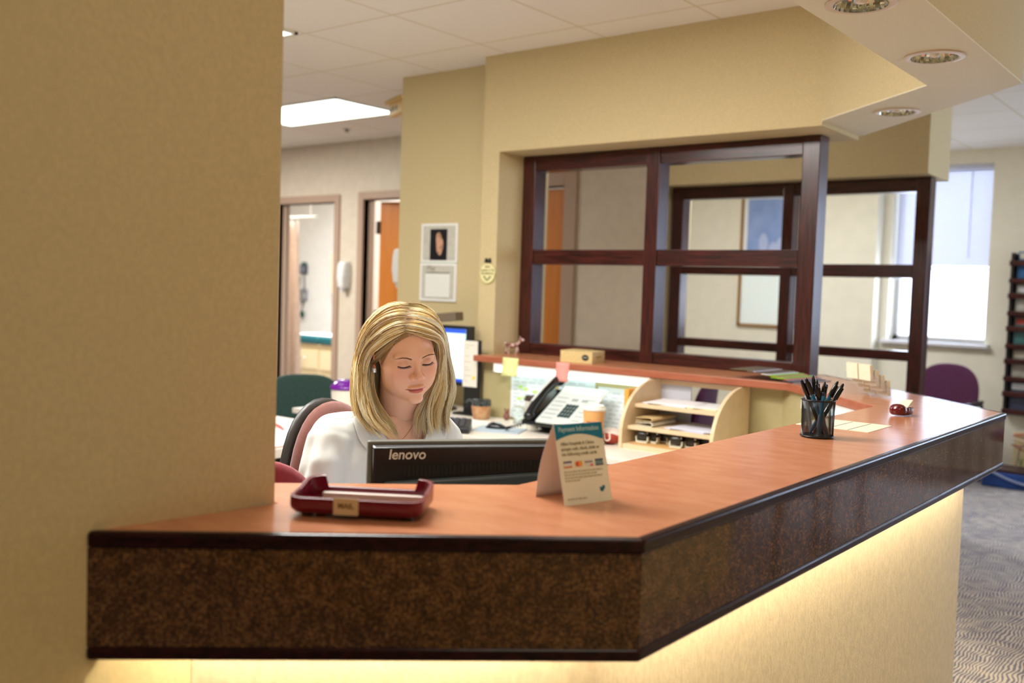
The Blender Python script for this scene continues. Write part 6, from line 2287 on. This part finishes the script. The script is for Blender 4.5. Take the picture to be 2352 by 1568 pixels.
def sheet(guides, count, r=(0.55, 1.15), jit=2.2, wave=2.5, dark=0.0, lock=9, root_dark=.5, thick=6.0):
    G_ = [cat_rom(g, NS) for g in guides]
    m = len(G_) - 1
    f = np.linspace(0, 1, NS)
    nl = max(1, count // lock)
    for L in range(nl):
        u = (L + rh.uniform(.1, .9)) / nl * m
        k = min(int(u), m - 1) if m else 0
        t_ = u - k
        zig = 3.5 * math.sin(L * 1.7) * np.exp(-f * 14)
        base = G_[k] * (1 - t_) + G_[min(k + 1, m)] * t_ if m else G_[0]
        ph, am = rh.uniform(0, 6.28), rh.uniform(.3, 1) * wave
        fr = rh.uniform(1.2, 2.2)
        wv = np.stack([np.sin(f * fr * 6.28 + ph), np.cos(f * fr * 5.0 + ph * 2), np.sin(f * 3 + ph) * .4], -1) * (am * f[:, None] ** 1.2)
        off0 = rh.normal(0, 1, 3) * jit * np.array([.7, .7, .5])
        lift = rh.uniform(0, 1) * thick
        tn = pick(dark)
        end = rh.uniform(.84, 1.03)
        for s in range(lock):
            sp = rh.normal(0, 1, 3) * jit * (.25 + .75 * (1 - np.exp(-3 * f)))[:, None]
            p = base + np.stack([zig, zig * 0, zig * 0], -1) + wv + off0 * (f[:, None] ** .5) + sp * np.minimum(1, .15 + 2 * f)[:, None]
            # push outwards from the head by a little
            c = p - np.array([0, 0, np.clip(p[:, 2].mean(), -60, 40)])
            nrm_ = c / (np.linalg.norm(c, axis=1)[:, None] + 1e-9)
            p = p + nrm_ * (lift * rh.uniform(.4, 1) * np.minimum(1, f * 3) * 1.0)[:, None]
            d = head_sdf(p)
            push = np.clip(1.5 - d, 0, 9)
            p = p + nrm_ * push[:, None]
            e = end * rh.uniform(.93, 1.0)
            idx = np.linspace(0, min(NS - 1, (NS - 1) * e), 22)
            pp = np.stack([np.interp(idx, np.arange(NS), p[:, q]) for q in range(3)], -1)
            tt = tn * rh.uniform(.86, 1.12)
            strand(pp, rh.uniform(*r), np.clip(tt, 0, 1), root_dark=root_dark)


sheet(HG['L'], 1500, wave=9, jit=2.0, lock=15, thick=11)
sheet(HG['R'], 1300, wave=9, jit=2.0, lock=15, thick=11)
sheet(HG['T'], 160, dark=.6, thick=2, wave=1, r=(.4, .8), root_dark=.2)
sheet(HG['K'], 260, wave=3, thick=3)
sheet(HG['I'], 200, dark=.45, jit=3.0)  # inner locks behind the jaw toned darker for the shadow there
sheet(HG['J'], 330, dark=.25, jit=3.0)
# back of the head and nape
back = []
for k in range(9):
    a = radians(-78 + 156 * k / 8)
    g = []
    for z, rr in ((104, 12), (92, 55), (62, 88), (20, 103), (-30, 104), (-80, 96), (-130, 92), (-180, 94), (-225, 98)):
        fx = 0.80 if z > -60 else .85
        g.append((sin(a) * rr * (fx if z < 90 else .8), -9 - cos(a) * rr * (1.03 if z > -40 else 1.0 - (-40 - z) / 190 * .35), z))
    back.append(g)
sheet(back, 900, r=(.9, 1.7), thick=8)
# fill-in over the ears behind the face
side = []
for s in (-1,):
    for y0 in (-20, -40, -60):
        side.append([(s * 30, y0 * .6, 103), (s * 62, y0 * .9, 78), (s * 80, y0, 35), (s * 86, y0, -10), (s * 86, y0 + 4, -60), (s * 82, y0 + 10, -110), (s * 76, y0 + 26, -160), (s * 70, y0 + 40, -205)])
sheet(side, 300, r=(.8, 1.4))
side = []
for y0 in (14, -15, -38, -60):
    side.append([(30, y0 * .6, 103), (62, y0 * .9, 78), (80, y0, 35), (88, y0, -10), (90, y0 + 2, -60), (86, y0 + 8, -110), (80, y0 + 20, -160), (74, y0 + 34, -205)])
sheet(side, 300, r=(.8, 1.4))
# loose flyaway hairs
for k in range(46):
    s = 1 if rh.rand() > .5 else -1
    z0 = rh.uniform(-150, 60)
    g = [(s * 78, -20, z0 + 30), (s * (88 + rh.uniform(0, 8)), -10 + rh.uniform(-20, 20), z0 - 10), (s * (92 + rh.uniform(0, 16)), rh.uniform(-20, 30), z0 - 50), (s * (88 + rh.uniform(-6, 26)), rh.uniform(0, 40), z0 - 85)]
    strand(cat_rom(g, 16), .28, TONES[1])
# scalp layer under the strands
hx, hy, hz = HL[..., 0], HL[..., 1], HL[..., 2]
line = 66 - 0.0105 * hx ** 2 * (hy > 20) - np.clip(60 - hy, 0, 200) * 1.1
msk = (hz > line) & (hz > -120)
nrm_ = HL - np.array([0, -5, 10])
nrm_ /= np.linalg.norm(nrm_, axis=-1)[..., None] + 1e-9
cap = HL + nrm_ * 2.2
idm = -np.ones(NR * NC, int)
base = len(HV)
k = 0
mf = msk.ravel()
cw_ = hw(cap.reshape(-1, 3))
for i in np.nonzero(mf)[0]:
    idm[i] = base + k
    HV.append(cw_[i])
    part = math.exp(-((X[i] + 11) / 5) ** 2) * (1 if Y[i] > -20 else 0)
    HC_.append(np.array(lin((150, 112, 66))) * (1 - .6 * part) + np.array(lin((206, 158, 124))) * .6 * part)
    k += 1
for q in hf[:-1] + [tuple(range(NC))]:
    if all(mf[i] for i in q):
        HF.append(tuple(idm[i] for i in q))
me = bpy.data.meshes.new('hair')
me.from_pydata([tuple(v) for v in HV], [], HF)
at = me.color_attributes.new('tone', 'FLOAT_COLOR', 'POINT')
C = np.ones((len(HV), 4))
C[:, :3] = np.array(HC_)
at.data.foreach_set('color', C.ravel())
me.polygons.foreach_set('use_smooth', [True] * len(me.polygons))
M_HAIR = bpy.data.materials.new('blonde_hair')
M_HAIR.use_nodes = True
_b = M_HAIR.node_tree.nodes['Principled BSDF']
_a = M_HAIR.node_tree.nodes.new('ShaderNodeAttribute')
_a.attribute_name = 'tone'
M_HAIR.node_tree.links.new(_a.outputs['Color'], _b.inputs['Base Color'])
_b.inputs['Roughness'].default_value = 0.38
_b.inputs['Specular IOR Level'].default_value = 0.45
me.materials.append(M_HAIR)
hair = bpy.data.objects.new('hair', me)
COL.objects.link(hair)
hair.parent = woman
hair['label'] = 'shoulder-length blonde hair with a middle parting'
